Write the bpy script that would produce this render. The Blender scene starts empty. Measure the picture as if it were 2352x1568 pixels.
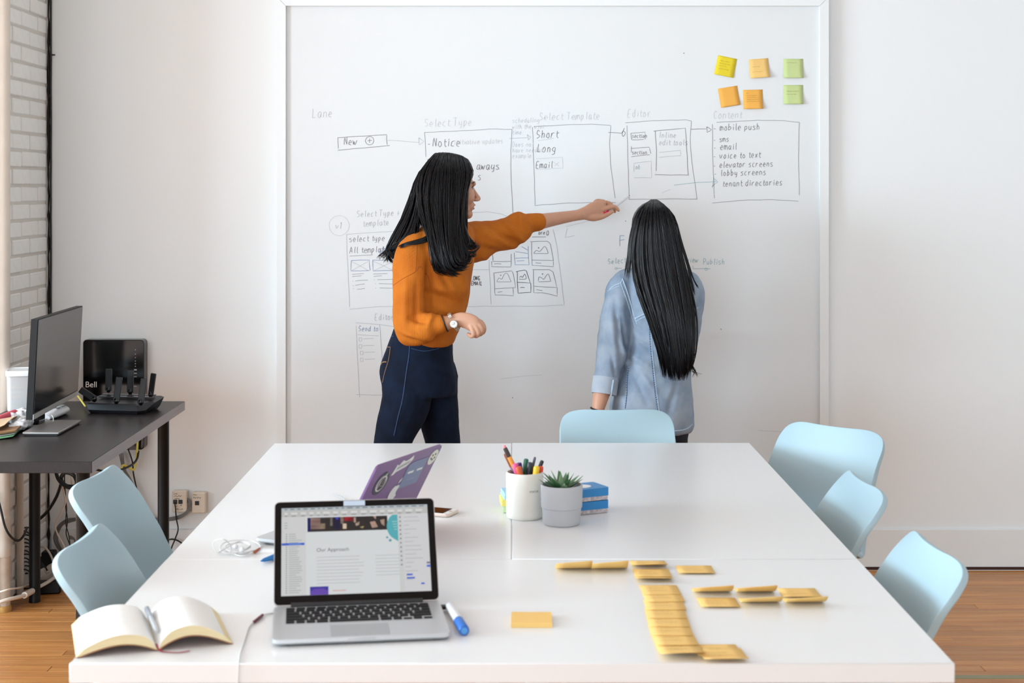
import bpy, math, random
import numpy as np
from mathutils import Vector, Matrix
rnd = random.Random(7)
pi = math.pi
scene = bpy.context.scene
COL = scene.collection
V = Vector

# ---------------------------------------------------------------- camera, light, exposure
F, CX, HY, H = 3553.0, 1176.0, 431.0, 1.545      # focal length in pixels, principal column, horizon row, eye height
YW = 6.27                                         # distance of the rear wall
YB = 6.245                                        # face of the whiteboard
cam_d = bpy.data.cameras.new('camera')
cam = bpy.data.objects.new('camera', cam_d)
COL.objects.link(cam)
cam.location = (0, 0, H)
cam.rotation_euler = (pi / 2, 0, 0)
cam_d.sensor_width = 36.0
cam_d.lens = F / 2352 * 36.0
cam_d.shift_y = -(784 - HY) / 2352.0              # rising-front (shift) lens: verticals stay vertical
cam_d.clip_start = 0.05
cam_d.dof.use_dof = True
cam_d.dof.focus_distance = 5.6
cam_d.dof.aperture_fstop = 7.0
scene.camera = cam

world = bpy.data.worlds.new('daylight')
scene.world = world
world.use_nodes = True
wbg = world.node_tree.nodes['Background']
wbg.inputs[0].default_value = (0.78, 0.88, 1.0, 1)
wbg.inputs[1].default_value = 1.0


def area_light(name, loc, rot, sx, sy, power, color):
    d = bpy.data.lights.new(name, 'AREA')
    d.shape = 'RECTANGLE'
    d.size, d.size_y = sx, sy
    d.energy = power
    d.color = color
    o = bpy.data.objects.new(name, d)
    COL.objects.link(o)
    o.location = loc
    o.rotation_euler = rot
    return o


# daylight entering by the tall windows of the far left wall and of the wall behind the camera
area_light('window_daylight', (-6.52, 2.3, 1.75), (0, -pi / 2, 0), 2.0, 3.8, 430, (0.67, 0.865, 1.0))
area_light('window_daylight', (-6.52, -2.4, 1.75), (0, -pi / 2, 0), 2.0, 3.6, 50, (0.67, 0.865, 1.0))
area_light('rear_window_daylight', (-3.3, -6.93, 1.9), (pi / 2, 0, 0), 5.6, 2.1, 205, (0.70, 0.878, 1.0))
scene.view_settings.view_transform = 'Standard'
scene.view_settings.look = 'None'
scene.view_settings.gamma = 1.0
scene.view_settings.use_curve_mapping = False
scene.view_settings.exposure = 0.46
scene.cycles.max_bounces = 6
scene.cycles.diffuse_bounces = 4
scene.cycles.glossy_bounces = 2
scene.cycles.transmission_bounces = 3
scene.cycles.caustics_reflective = False
scene.cycles.caustics_refractive = False


# ---------------------------------------------------------------- helpers
def P(px, py, Y):
    """point seen at (px, py) of the 2352x1568 photograph at distance Y"""
    return V(((px - CX) * Y / F, Y, H - (py - HY) * Y / F))


def G(px, py, Z):
    """point of the horizontal plane at height Z seen at (px, py)"""
    Y = F * (H - Z) / (py - HY)
    return V(((px - CX) * Y / F, Y, Z))


def lin(c):
    c = c / 255.0
    return c / 12.92 if c <= 0.04045 else ((c + 0.055) / 1.055) ** 2.4


def rgb(r, g, b):
    return (lin(r), lin(g), lin(b), 1.0)


MATS = {}


def mat(name, col, rough=0.5, metal=0.0, noise=0.0, nscale=20.0, bump=0.0, bscale=60.0, spec=0.5,
        emit=None, estr=0.0, coat=0.0, sheen=0.0, trans=0.0, alpha=1.0, sss=0.0, stretch=None, aniso=0.0):
    if name in MATS:
        return MATS[name]
    m = bpy.data.materials.new(name)
    m.use_nodes = True
    nt = m.node_tree
    b = nt.nodes['Principled BSDF']
    c = rgb(*col)
    b.inputs['Base Color'].default_value = c
    b.inputs['Roughness'].default_value = rough
    b.inputs['Metallic'].default_value = metal
    b.inputs['Specular IOR Level'].default_value = spec
    b.inputs['Coat Weight'].default_value = coat
    b.inputs['Sheen Weight'].default_value = sheen
    b.inputs['Transmission Weight'].default_value = trans
    b.inputs['Alpha'].default_value = alpha
    b.inputs['Anisotropic'].default_value = aniso
    if sss:
        b.inputs['Subsurface Weight'].default_value = sss
        b.inputs['Subsurface Radius'].default_value = (0.012, 0.005, 0.003)
        b.inputs['Subsurface Scale'].default_value = 1.0
    if emit:
        b.inputs['Emission Color'].default_value = rgb(*emit)
        b.inputs['Emission Strength'].default_value = estr
    tc = nt.nodes.new('ShaderNodeTexCoord')
    src = tc.outputs['Object']
    if stretch:
        mp = nt.nodes.new('ShaderNodeMapping')
        mp.inputs['Scale'].default_value = stretch
        nt.links.new(src, mp.inputs['Vector'])
        src = mp.outputs['Vector']
    if noise:
        n = nt.nodes.new('ShaderNodeTexNoise')
        n.inputs['Scale'].default_value = nscale
        n.inputs['Detail'].default_value = 4
        nt.links.new(src, n.inputs['Vector'])
        r = nt.nodes.new('ShaderNodeMapRange')
        r.inputs['From Min'].default_value = 0.25
        r.inputs['From Max'].default_value = 0.75
        r.inputs['To Min'].default_value = 1 - noise
        r.inputs['To Max'].default_value = 1 + noise
        nt.links.new(n.outputs['Fac'], r.inputs['Value'])
        h = nt.nodes.new('ShaderNodeHueSaturation')
        h.inputs['Color'].default_value = c
        nt.links.new(r.outputs['Result'], h.inputs['Value'])
        nt.links.new(h.outputs['Color'], b.inputs['Base Color'])
    if bump:
        n2 = nt.nodes.new('ShaderNodeTexNoise')
        n2.inputs['Scale'].default_value = bscale
        n2.inputs['Detail'].default_value = 3
        nt.links.new(src, n2.inputs['Vector'])
        bp = nt.nodes.new('ShaderNodeBump')
        bp.inputs['Strength'].default_value = bump
        bp.inputs['Distance'].default_value = 0.004
        nt.links.new(n2.outputs['Fac'], bp.inputs['Height'])
        nt.links.new(bp.outputs['Normal'], b.inputs['Normal'])
    MATS[name] = m
    return m


def wm(o):
    m = o.matrix_parent_inverse @ o.matrix_basis
    return wm(o.parent) @ m if o.parent else o.matrix_basis.copy()


def tag(o, label=None, cat=None, group=None, kind=None):
    if label:
        o['label'] = label
    if cat:
        o['category'] = cat
    if group:
        o['group'] = group
    if kind:
        o['kind'] = kind
    return o


def thing(name, label, cat, loc=(0, 0, 0), rz=0.0, group=None, kind=None):
    o = bpy.data.objects.new(name, None)
    o.empty_display_size = 0.05
    COL.objects.link(o)
    o.location = loc
    o.rotation_euler = (0, 0, rz)
    return tag(o, label, cat, group, kind)


def copy_tree(o, parent=None):
    c = o.copy()
    COL.objects.link(c)
    c.parent = parent
    for ch in list(o.children):
        copy_tree(ch, c)
    return c


def link(name, mesh, parent=None, loc=None):
    o = bpy.data.objects.new(name, mesh)
    COL.objects.link(o)
    if parent:
        o.parent = parent
    if loc is not None:
        o.location = loc
    return o


def frames(path):
    """rotation-minimising frames along a polyline"""
    n = len(path)
    T = []
    for i in range(n):
        a = path[max(i - 1, 0)]
        b = path[min(i + 1, n - 1)]
        t = (b - a)
        T.append(t.normalized() if t.length > 1e-9 else V((0, 0, 1)))
    up = V((0, 0, 1)) if abs(T[0].z) < 0.9 else V((1, 0, 0))
    N = [(up - T[0] * up.dot(T[0])).normalized()]
    for i in range(1, n):
        v = N[-1] - T[i] * N[-1].dot(T[i])
        N.append(v.normalized() if v.length > 1e-9 else N[-1])
    return T, N, [T[i].cross(N[i]) for i in range(n)]


def spline(pts, sub=6):
    """Catmull-Rom through the given points (any dimension)"""
    p = [np.array(q, dtype=float) for q in pts]
    out = []
    n = len(p)
    for i in range(n - 1):
        p0, p1, p2, p3 = p[max(i - 1, 0)], p[i], p[i + 1], p[min(i + 2, n - 1)]
        for k in range(sub):
            t = k / sub
            out.append(0.5 * ((2 * p1) + (-p0 + p2) * t + (2 * p0 - 5 * p1 + 4 * p2 - p3) * t * t + (-p0 + 3 * p1 - 3 * p2 + p3) * t ** 3))
    out.append(p[-1])
    return out


class MB:
    def __init__(self):
        self.v, self.f, self.mi = [], [], []
        self.cur = 0

    def add(self, vs, fs):
        o = len(self.v)
        self.v += [V(q) for q in vs]
        for f in fs:
            self.f.append(tuple(i + o for i in f))
            self.mi.append(self.cur)
        return self

    def box(self, c, s, M=None, bevel=0.0):
        c = V(c)
        hx, hy, hz = s[0] / 2, s[1] / 2, s[2] / 2
        if not bevel:
            vs = [V((x, y, z)) for x in (-hx, hx) for y in (-hy, hy) for z in (-hz, hz)]
            fs = [(0, 1, 3, 2), (4, 6, 7, 5), (0, 4, 5, 1), (2, 3, 7, 6), (0, 2, 6, 4), (1, 5, 7, 3)]
        else:
            b = min(bevel, hx * .98, hy * .98, hz * .98)
            vs, idx = [], {}
            for sx in (-1, 1):
                for sy in (-1, 1):
                    for sz in (-1, 1):
                        for a in range(3):
                            p = [sx * (hx - b), sy * (hy - b), sz * (hz - b)]
                            p[a] = (sx * hx, sy * hy, sz * hz)[a]
                            idx[(sx, sy, sz, a)] = len(vs)
                            vs.append(V(p))
            fs = []
            for s_ in (-1, 1):
                fs.append([idx[(s_, a, b_, 0)] for a, b_ in ((-1, -1), (1, -1), (1, 1), (-1, 1))])
                fs.append([idx[(a, s_, b_, 1)] for a, b_ in ((-1, -1), (1, -1), (1, 1), (-1, 1))])
                fs.append([idx[(a, b_, s_, 2)] for a, b_ in ((-1, -1), (1, -1), (1, 1), (-1, 1))])
            for a in (-1, 1):
                for b_ in (-1, 1):
                    fs.append([idx[(a, b_, -1, 0)], idx[(a, b_, 1, 0)], idx[(a, b_, 1, 1)], idx[(a, b_, -1, 1)]])
                    fs.append([idx[(a, -1, b_, 0)], idx[(a, 1, b_, 0)], idx[(a, 1, b_, 2)], idx[(a, -1, b_, 2)]])
                    fs.append([idx[(-1, a, b_, 1)], idx[(1, a, b_, 1)], idx[(1, a, b_, 2)], idx[(-1, a, b_, 2)]])
            for k in [(a, b_, c_) for a in (-1, 1) for b_ in (-1, 1) for c_ in (-1, 1)]:
                fs.append([idx[k + (0,)], idx[k + (1,)], idx[k + (2,)]])
            # outward winding
            out = []
            for f in fs:
                p = [vs[i] for i in f]
                nn = (p[1] - p[0]).cross(p[2] - p[0])
                ce = sum(p, V()) / len(p)
                out.append(tuple(f) if nn.dot(ce) > 0 else tuple(reversed(f)))
            fs = out
        if M is not None:
            vs = [M @ q for q in vs]
        return self.add([q + c for q in vs], fs)

    def rings(self, rings, cap=True, closed=True):
        n = len(rings[0])
        o = len(self.v)
        vs = [q for r in rings for q in r]
        fs = []
        for i in range(len(rings) - 1):
            for j in range(n if closed else n - 1):
                k = (j + 1) % n
                fs.append((i * n + j, i * n + k, (i + 1) * n + k, (i + 1) * n + j))
        if cap and closed:
            fs.append(tuple(reversed(range(n))))
            fs.append(tuple((len(rings) - 1) * n + j for j in range(n)))
        return self.add(vs, fs)

    def tube(self, path, r, n=8, cap=True, flat=1.0):
        path = [V(p) for p in path]
        T, N, B = frames(path)
        rs = r if isinstance(r, (list, tuple)) else [r] * len(path)
        rg = []
        for i, p in enumerate(path):
            rg.append([p + N[i] * (math.cos(2 * pi * j / n) * rs[i] * flat) + B[i] * (math.sin(2 * pi * j / n) * rs[i]) for j in range(n)])
        return self.rings(rg, cap)

    def cyl(self, a, b, r, n=16, r2=None):
        return self.tube([V(a), V(b)], [r, r if r2 is None else r2], n)

    def lathe(self, prof, c=(0, 0, 0), n=24, axis=None, cap=True):
        c = V(c)
        rg = [[V((r * math.cos(2 * pi * j / n), r * math.sin(2 * pi * j / n), z)) for j in range(n)] for r, z in prof]
        if axis is not None:
            q = V((0, 0, 1)).rotation_difference(V(axis)).to_matrix()
            rg = [[q @ p for p in r] for r in rg]
        return self.rings([[p + c for p in r] for r in rg], cap)

    def ribbon(self, path, w, nrm, taper=False):
        """flat stroke of width w lying in the plane with normal nrm"""
        path = [V(p) for p in path]
        nrm = V(nrm)
        n = len(path)
        L, R = [], []
        for i in range(n):
            t = path[min(i + 1, n - 1)] - path[max(i - 1, 0)]
            if t.length < 1e-9:
                t = V((1, 0, 0))
            s = t.normalized().cross(nrm) * (w / 2)
            L.append(path[i] - s)
            R.append(path[i] + s)
        return self.add(L + R, [(i, i + 1, n + i + 1, n + i) for i in range(n - 1)])

    def poly(self, pts, depth=None):
        """flat polygon; with depth (vector) a prism"""
        pts = [V(p) for p in pts]
        n = len(pts)
        if depth is None:
            return self.add(pts, [tuple(range(n))])
        d = V(depth)
        return self.add(pts + [p + d for p in pts],
                        [tuple(reversed(range(n))), tuple(range(n, 2 * n))] + [(i, (i + 1) % n, n + (i + 1) % n, n + i) for i in range(n)])

    def ellipsoid(self, c, r, M=None, nu=20, nv=12):
        c = V(c)
        rg = []
        for i in range(nv + 1):
            a = pi * (i + 0.0) / nv
            a = min(max(a, 0.02), pi - 0.02)
            rg.append([V((r[0] * math.sin(a) * math.cos(2 * pi * j / nu), r[1] * math.sin(a) * math.sin(2 * pi * j / nu), -r[2] * math.cos(a))) for j in range(nu)])
        if M is not None:
            rg = [[M @ p for p in q] for q in rg]
        return self.rings([[p + c for p in q] for q in rg])

    def limb(self, path, rad, n=16, sub=5):
        """rounded limb; rad entries are r or (r_normal, r_binormal)"""
        r2 = [(r, r) if not isinstance(r, (tuple, list)) else tuple(r) for r in rad]
        pts = spline([tuple(p) + r for p, r in zip([tuple(q) for q in path], r2)], sub)
        pp = [V(q[:3]) for q in pts]
        rr = [(max(q[3], .001), max(q[4], .001)) for q in pts]
        T, N, B = frames(pp)
        rg = []

        def ring(c, i, k):
            return [c + N[i] * (math.cos(2 * pi * j / n) * rr[i][0] * k) + B[i] * (math.sin(2 * pi * j / n) * rr[i][1] * k) for j in range(n)]
        m0, m1 = min(rr[0]), min(rr[-1])
        for a in (85, 60, 30):
            rg.append(ring(pp[0] - T[0] * m0 * math.sin(math.radians(a)), 0, math.cos(math.radians(a))))
        for i, c in enumerate(pp):
            rg.append(ring(c, i, 1))
        for a in (30, 60, 85):
            rg.append(ring(pp[-1] + T[-1] * m1 * math.sin(math.radians(a)), -1, math.cos(math.radians(a))))
        return self.rings(rg)

    def mesh(self, name, mats, smooth=True, sharp=40):
        me = bpy.data.meshes.new(name)
        me.from_pydata([tuple(q) for q in self.v], [], self.f)
        for m in (mats if isinstance(mats, (list, tuple)) else [mats]):
            me.materials.append(m)
        if any(self.mi):
            me.polygons.foreach_set('material_index', self.mi)
        if smooth:
            me.polygons.foreach_set('use_smooth', [True] * len(me.polygons))
            if sharp:
                me.set_sharp_from_angle(angle=math.radians(sharp))
        me.update()
        return me

    def build(self, name, mats, parent=None, smooth=True, sharp=40, loc=None, local=False):
        """world-space vertices (or local ones) become one object"""
        if not local:
            if parent is not None:
                M = wm(parent).inverted()
                self.v = [M @ q for q in self.v]
            elif loc is not None:
                self.v = [q - V(loc) for q in self.v]
        return link(name, self.mesh(name, mats, smooth, sharp), parent, loc if parent is None else None)


def bake(mb, mods, name, mats, parent=None, local=False, displace=None, sharp=0):
    """run modifiers once and keep the resulting mesh"""
    me = mb.mesh(name + '_src', mats, True, 0)
    ob = bpy.data.objects.new(name + '_src', me)
    COL.objects.link(ob)
    for typ, kw in mods:
        md = ob.modifiers.new(typ.lower(), typ)
        for k, val in kw.items():
            setattr(md, k, val)
    bpy.context.view_layer.update()
    dg = bpy.context.evaluated_depsgraph_get()
    out = bpy.data.meshes.new_from_object(ob.evaluated_get(dg))
    bpy.data.objects.remove(ob)
    bpy.data.meshes.remove(me)
    out.name = name
    n = len(out.vertices)
    co = np.empty(n * 3, dtype=np.float32)
    out.vertices.foreach_get('co', co)
    co = co.reshape(-1, 3)
    if displace is not None:
        no = np.empty(n * 3, dtype=np.float32)
        out.vertex_normals.foreach_get('vector', no)
        co = co + no.reshape(-1, 3) * np.asarray(displace(co, no.reshape(-1, 3)), dtype=np.float32)[:, None]
    if parent is not None and not local:
        M = np.array(wm(parent).inverted(), dtype=np.float32)
        co = co @ M[:3, :3].T + M[:3, 3]
    out.vertices.foreach_set('co', co.astype(np.float32).ravel())
    out.polygons.foreach_set('use_smooth', [True] * len(out.polygons))
    if sharp:
        out.set_sharp_from_angle(angle=math.radians(sharp))
    if not out.materials:
        for m in (mats if isinstance(mats, (list, tuple)) else [mats]):
            out.materials.append(m)
    out.update()
    return link(name, out, parent)


def organic(mb, name, mats, parent=None, voxel=0.006, smooth=8, displace=None):
    return bake(mb, [('REMESH', dict(mode='VOXEL', voxel_size=voxel, adaptivity=0.0)),
                     ('SMOOTH', dict(factor=0.5, iterations=smooth))], name, mats, parent, displace=displace)


def RZ(a):
    return Matrix.Rotation(a, 3, 'Z')
# ---------------------------------------------------------------- materials of the room
M_WALL = mat('wall_paint', (240, 240, 239), rough=0.75)
M_TRIM = mat('trim_paint', (238, 239, 238), rough=0.45)
M_BOARD = mat('whiteboard_laminate', (230, 231, 231), rough=0.5, spec=.3)
M_BRICK = mat('painted_brick', (238, 234, 229), rough=0.6, noise=0.03, nscale=25, bump=0.5, bscale=45)
M_MORTAR = mat('painted_mortar', (212, 205, 196), rough=0.8, bump=0.5, bscale=70)
M_PIPE = mat('pipe_paint', (240, 239, 236), rough=0.35)
M_PIPE2 = mat('old_pipe_paint', (222, 210, 197), rough=0.55, noise=0.05, nscale=14)
M_BLACK = mat('black_rubber', (18, 17, 18), rough=0.5)


def wood(name, c1, c2, rough=0.38):
    m = mat(name, c1, rough=rough)
    nt = m.node_tree
    b = nt.nodes['Principled BSDF']
    tc = nt.nodes.new('ShaderNodeTexCoord')
    oi = nt.nodes.new('ShaderNodeObjectInfo')
    mp = nt.nodes.new('ShaderNodeMapping')
    mp.inputs['Scale'].default_value = (1.6, 22, 22)
    ad = nt.nodes.new('ShaderNodeVectorMath')
    ad.operation = 'MULTIPLY_ADD'
    ad.inputs[1].default_value = (37, 11, 5)
    nt.links.new(oi.outputs['Random'], ad.inputs[0])
    nt.links.new(tc.outputs['Object'], ad.inputs[2])
    nt.links.new(ad.outputs['Vector'], mp.inputs['Vector'])
    n = nt.nodes.new('ShaderNodeTexNoise')
    n.inputs['Scale'].default_value = 2.2
    n.inputs['Detail'].default_value = 6
    n.inputs['Distortion'].default_value = 0.6
    nt.links.new(mp.outputs['Vector'], n.inputs['Vector'])
    cr = nt.nodes.new('ShaderNodeValToRGB')
    cr.color_ramp.elements[0].position = 0.3
    cr.color_ramp.elements[0].color = rgb(*c2)
    cr.color_ramp.elements[1].position = 0.68
    cr.color_ramp.elements[1].color = rgb(*c1)
    nt.links.new(n.outputs['Fac'], cr.inputs['Fac'])
    hs = nt.nodes.new('ShaderNodeHueSaturation')
    mr = nt.nodes.new('ShaderNodeMapRange')
    mr.inputs['To Min'].default_value = 0.86
    mr.inputs['To Max'].default_value = 1.12
    nt.links.new(oi.outputs['Random'], mr.inputs['Value'])
    nt.links.new(mr.outputs['Result'], hs.inputs['Value'])
    nt.links.new(cr.outputs['Color'], hs.inputs['Color'])
    nt.links.new(hs.outputs['Color'], b.inputs['Base Color'])
    return m


M_OAK = wood('oak_strip', (206, 142, 80), (180, 112, 56))
M_JOINT = mat('floor_joint', (70, 42, 24), rough=0.9)

# ---------------------------------------------------------------- floor
X0, X1 = -1.89, 3.6
fl = MB().box(((-6.5 + X1) / 2, -.38, -0.03), (X1 + 6.5, 13.3, 0.034)).build('floor', M_JOINT, loc=(0, 1.63, 0), smooth=False)
tag(fl, kind='structure')
pitch = 0.057
row = 0
PL = {}
r_f = random.Random(21)
y = YW - 0.016
x_lo, x_hi = X0 + 0.004, 2.3


def plank_mesh(L):
    k = round(L, 2)
    if k not in PL:
        PL[k] = MB().box((0, 0, 0), (k - 0.0012, pitch - 0.0016, 0.013), bevel=0.0012).mesh('plank', M_OAK, False)
    return PL[k]


while y - pitch > 3.9:
    x = x_lo - r_f.choice([0, .1, .2, .3])
    while x < x_hi:
        L = r_f.choice([.5, .7, .8, .9, 1.1, 1.3])
        a, b = max(x, x_lo), min(x + L, x_hi)
        if b - a > .06:
            o = link('plank', plank_mesh(b - a), fl)
            o.location = ((a + b) / 2, y - pitch / 2 - 1.63, -0.0065 + r_f.uniform(-.0004, .0004))
        x += L
    y -= pitch
    row += 1
Y_PL = y
# beyond the strips that the photograph shows: the same floor as one worked sheet
bm = MB()
yy = Y_PL
while yy - pitch > -7.0:
    bm.box(((-6.48 + X1) / 2, yy - pitch / 2, -0.0065), (X1 + 6.48, pitch - 0.0016, 0.013))
    yy -= pitch
bm.box(((x_hi + X1) / 2 + .0, (YW + Y_PL) / 2, -0.0065), (X1 - x_hi - 0.002, YW - Y_PL - 0.02, 0.013))
bm.box(((X0 - 6.5) / 2 - .12, (YW + Y_PL) / 2, -0.0065), (6.5 + X0 - .26, YW - Y_PL - .02, 0.013))
tag(bm.build('floor_strips', M_OAK, fl, smooth=False), kind='stuff')
# grey-green tape strip across the floor on the right
tp = MB().box((1.62, 4.885, 0.0007), (1.3, 0.036, 0.0012))
tag(tp.build('floor_tape', mat('floor_tape', (150, 143, 112), rough=0.6, noise=.05), loc=(1.62, 4.885, 0), smooth=False),
    'grey-green strip of tape stuck across the wooden floor', 'tape')

# ---------------------------------------------------------------- walls
w = MB().box(((-6.6 + X1) / 2, YW + 0.06, 1.6), (X1 + 6.6, 0.12, 3.2)).build('wall_rear', M_WALL, loc=(0, YW, 0), smooth=False)
tag(w, kind='structure')
tag(MB().box((X1 + .06, 1.63, 1.6), (0.12, 17.4, 3.2)).build('wall_right', M_WALL, loc=(X1, 1.6, 0), smooth=False), kind='structure')
tag(MB().box(((-6.6 + X1) / 2, 1.63, 3.26), (X1 + 6.8, 17.6, 0.12)).build('ceiling', mat('ceiling_paint', (250, 250, 250), rough=.8), loc=(0, 1.63, 3.2), smooth=False), kind='structure')
wb = MB()
xm = (-6.6 + X1) / 2
wb.box((xm, -7.06, 0.42), (X1 + 6.6, 0.12, 0.84)).box((xm, -7.06, 3.08), (X1 + 6.6, 0.12, 0.24))
wb.box((1.6, -7.06, 1.9), (4.0, 0.12, 2.12)).box((-6.35, -7.06, 1.9), (.4, 0.12, 2.12))
tag(wb.build('wall_back', M_WALL, loc=(0, -7.06, 0), smooth=False), kind='structure')
ww = MB()
ww.box((-6.62, -.365, .37), (.2, 13.27, .74)).box((-6.62, -.365, 2.98), (.2, 13.27, .44))
for a, b in ((-7.0, -4.25), (-.55, .35), (4.25, YW)):
    ww.box((-6.62, (a + b) / 2, 1.75), (.2, b - a, 2.04))
tag(ww.build('wall_side', M_WALL, loc=(-6.62, 0, 0), smooth=False), kind='structure')

# painted brick return beside the desk
wl = MB()
wl.box((X0 - .117, 5.935, 1.6), (0.24, .67, 3.2))
wall_l = wl.build('wall_left', M_MORTAR, loc=(X0, 1.6, 0), smooth=False)
tag(wall_l, kind='structure')
r_b = random.Random(5)
BR = [MB().box((0, 0, 0), (0.012, L, 0.0575), bevel=0.004).mesh('brick', M_BRICK, False) for L in (0.205, 0.098)]
course = 0.0675
for k in range(36):
    z = 0.034 + k * course
    yb = YW - 0.012 - (0.0 if k % 2 else 0.107)
    if k % 2 == 0:
        o = link('brick', BR[1], wall_l)
        o.location = (0.001, yb + 0.107 - 0.05 - 1.6, z)
    while yb - 0.215 > 5.55:
        o = link('brick', BR[0], wall_l)
        o.location = (r_b.uniform(-.003, .003) + 0.001, yb - 0.1035 - 1.6, z + r_b.uniform(-.0012, .0012))
        o.rotation_euler = (r_b.uniform(-.008, .008), 0, r_b.uniform(-.012, .012))
        yb -= 0.215
# ragged dark gap left where the brick meets the plaster wall
gp = MB()
zg = 0.0
pa = []
while zg < 2.5:
    pa.append(V((X0 + 0.0125 + r_b.uniform(-.001, .002), YW - 0.0045, zg)))
    zg += r_b.uniform(.02, .05)
gp.tube(pa, [r_b.uniform(.0022, .0075) for _ in pa], 6)  # solid dark tube of uneven width drawn for the gap
gap_o = gp.build('trim_1', mat('gap_dark', (30, 24, 20), rough=0.9, noise=.2), loc=(X0, YW, 0))
tag(gap_o, 'ragged dark crack between painted brick and plaster wall', kind='structure')
# thin black cable stapled into that corner
cb = MB()
pa = [V((X0 + 0.0225 + r_b.uniform(-.0006, .0006), YW - 0.006, z)) for z in np.linspace(0.42, 2.5, 30)]
cb.tube(pa, 0.0042, 8)
ck = thing('corner_cable', 'thin black cable running straight up the corner beside the brick', 'cable', (X0 + .022, YW - .006, .42))
cb.build('cable', M_BLACK, ck)
MB().tube([(X0 + .018, YW - .004, 2.083), (X0 + .04, YW - .004, 2.083)], [.004, .002], 6).build('staple', M_BLACK, ck)

# baseboards
tag(MB().box(((X0 + 3.6) / 2 + .01, YW - .006, 0.082), (X1 - X0 - .03, 0.012, 0.164), bevel=.003).build('baseboard_rear', mat('baseboard_paint', (236, 235, 233), rough=.6, noise=.02, nscale=6), loc=(0, YW, 0)), kind='structure')
tag(MB().box(((X0 + 3.6) / 2, YW - .0135, 0.006), (X1 - X0 - .03, 0.004, 0.012)).build('trim_2', mat('floor_gap', (64, 36, 28), rough=.9), loc=(0, YW - .02, 0)), kind='structure')

# ---------------------------------------------------------------- pipes in the left corner
def pipe_z(px, Y):
    return (px - CX) * Y / F


pp = thing('heating_pipe', 'slim glossy white vertical pipe in front of the painted brick', 'pipe', (pipe_z(46, 5.84), 5.84, 0))
MB().cyl((pipe_z(33, 5.93) + .004, 5.93, 0.22), (pipe_z(33, 5.93) + .004, 5.93, 2.6), 0.0125, 20).build('pipe', M_PIPE, pp)
pp.location.x = pipe_z(33, 5.93) + .004
bp_x = X0 + .030
pp2 = thing('drain_pipe', 'thick cream painted drain pipe at the edge of the brick wall', 'pipe', (bp_x, 5.65, 0))
b2 = MB()
b2.cyl((bp_x, 5.65, 0.33), (bp_x, 5.65, 2.6), 0.0265, 28)
b2.build('pipe', M_PIPE2, pp2)
MB().lathe([(.027, 0.20), (.0295, .21), (.0295, .235), (.028, .24), (.028, .325), (.0295, .33), (.0295, .345), (.027, .35)], (bp_x, 5.65, 0), 28).build('coupling', M_PIPE2, pp2)
MB().cyl((bp_x + .004, 5.65, 0.0), (bp_x + .004, 5.65, 0.205), 0.0235, 24).build('lower_pipe', mat('worn_pipe', (205, 186, 168), rough=.7, noise=.12, nscale=30), pp2)
MB().lathe([(.028, 0.0), (.028, .012), (.026, .02), (.024, .022)], (bp_x + .004, 5.65, 0), 20).build('flange', mat('brass_worn', (196, 150, 84), rough=.5, metal=.3), pp2)
px3 = pipe_z(46, 5.87)
pp3 = thing('riser_pipe', 'cream riser pipe beneath the desk beside the coiled flex', 'pipe', (px3, 5.87, 0))
MB().cyl((px3, 5.87, 0.0), (px3, 5.87, 0.73), 0.0135, 20).build('pipe', M_PIPE2, pp3)

# ---------------------------------------------------------------- whiteboard
WX0, WX1 = P(639, 0, YW).x, P(1899, 0, YW).x
FW = 0.036
ZT = P(0, 16, YW).z + FW
ZB = 0.35
wbt = thing('whiteboard', 'huge framed whiteboard filled with hand drawn wireframes and lists', 'whiteboard', ((WX0 + WX1) / 2, YW, ZB))
MB().box(((WX0 + WX1) / 2, (YW + YB) / 2 + .0, (ZT + ZB) / 2), (WX1 - WX0 - .03, YW - YB, ZT - ZB - .03)).build('panel', M_BOARD, wbt, smooth=False)
fy0, fy1 = YB - 0.016, YW


def frame_bar(a, b):
    """mitred bar given by its four front corners"""
    m = MB()
    pts = [V((q[0], fy0, q[1])) for q in (a + b)]
    m.poly(pts, (0, fy1 - fy0, 0))
    return m.build('frame_rail', M_TRIM, wbt, smooth=False)


g = 0.0006
frame_bar([(WX0, ZB), (WX0, ZT - g)], [(WX0 + FW, ZT - FW - g), (WX0 + FW, ZB)])
frame_bar([(WX1, ZB), (WX1, ZT - g)], [(WX1 - FW, ZT - FW - g), (WX1 - FW, ZB)])
frame_bar([(WX0 + g, ZT), (WX0 + FW + g, ZT - FW)], [(WX1 - FW - g, ZT - FW), (WX1 - g, ZT)])
frame_bar([(WX0, ZB - FW), (WX0, ZB - g)], [(WX1, ZB - g), (WX1, ZB - FW)])
# ---------------------------------------------------------------- white tables
ZT_ = 0.74
M_TABLE = mat('white_tabletop', (237, 237, 237), rough=0.25, spec=0.5)
M_TLEG = mat('white_leg', (228, 228, 228), rough=0.4)


def white_table(label, x0, x1, y0, y1, dz=0.0):
    t = thing('table', label, 'table', ((x0 + x1) / 2, (y0 + y1) / 2, 0), group='white meeting tables pushed together')
    MB().box(((x0 + x1) / 2, (y0 + y1) / 2, ZT_ - 0.017 + dz), (x1 - x0, y1 - y0, 0.034), bevel=0.0016).build('table_top', M_TABLE, t)
    for sx in (x0 + .06, x1 - .06):
        for sy in (y0 + .06, y1 - .06):
            MB().lathe([(.02, 0), (.02, .01), (.0195, .012), (.0195, .69), (.035, .692), (.035, ZT_ - .0345 + dz)], (sx, sy, 0), 16).build('leg', M_TLEG, t)
    return t


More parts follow.
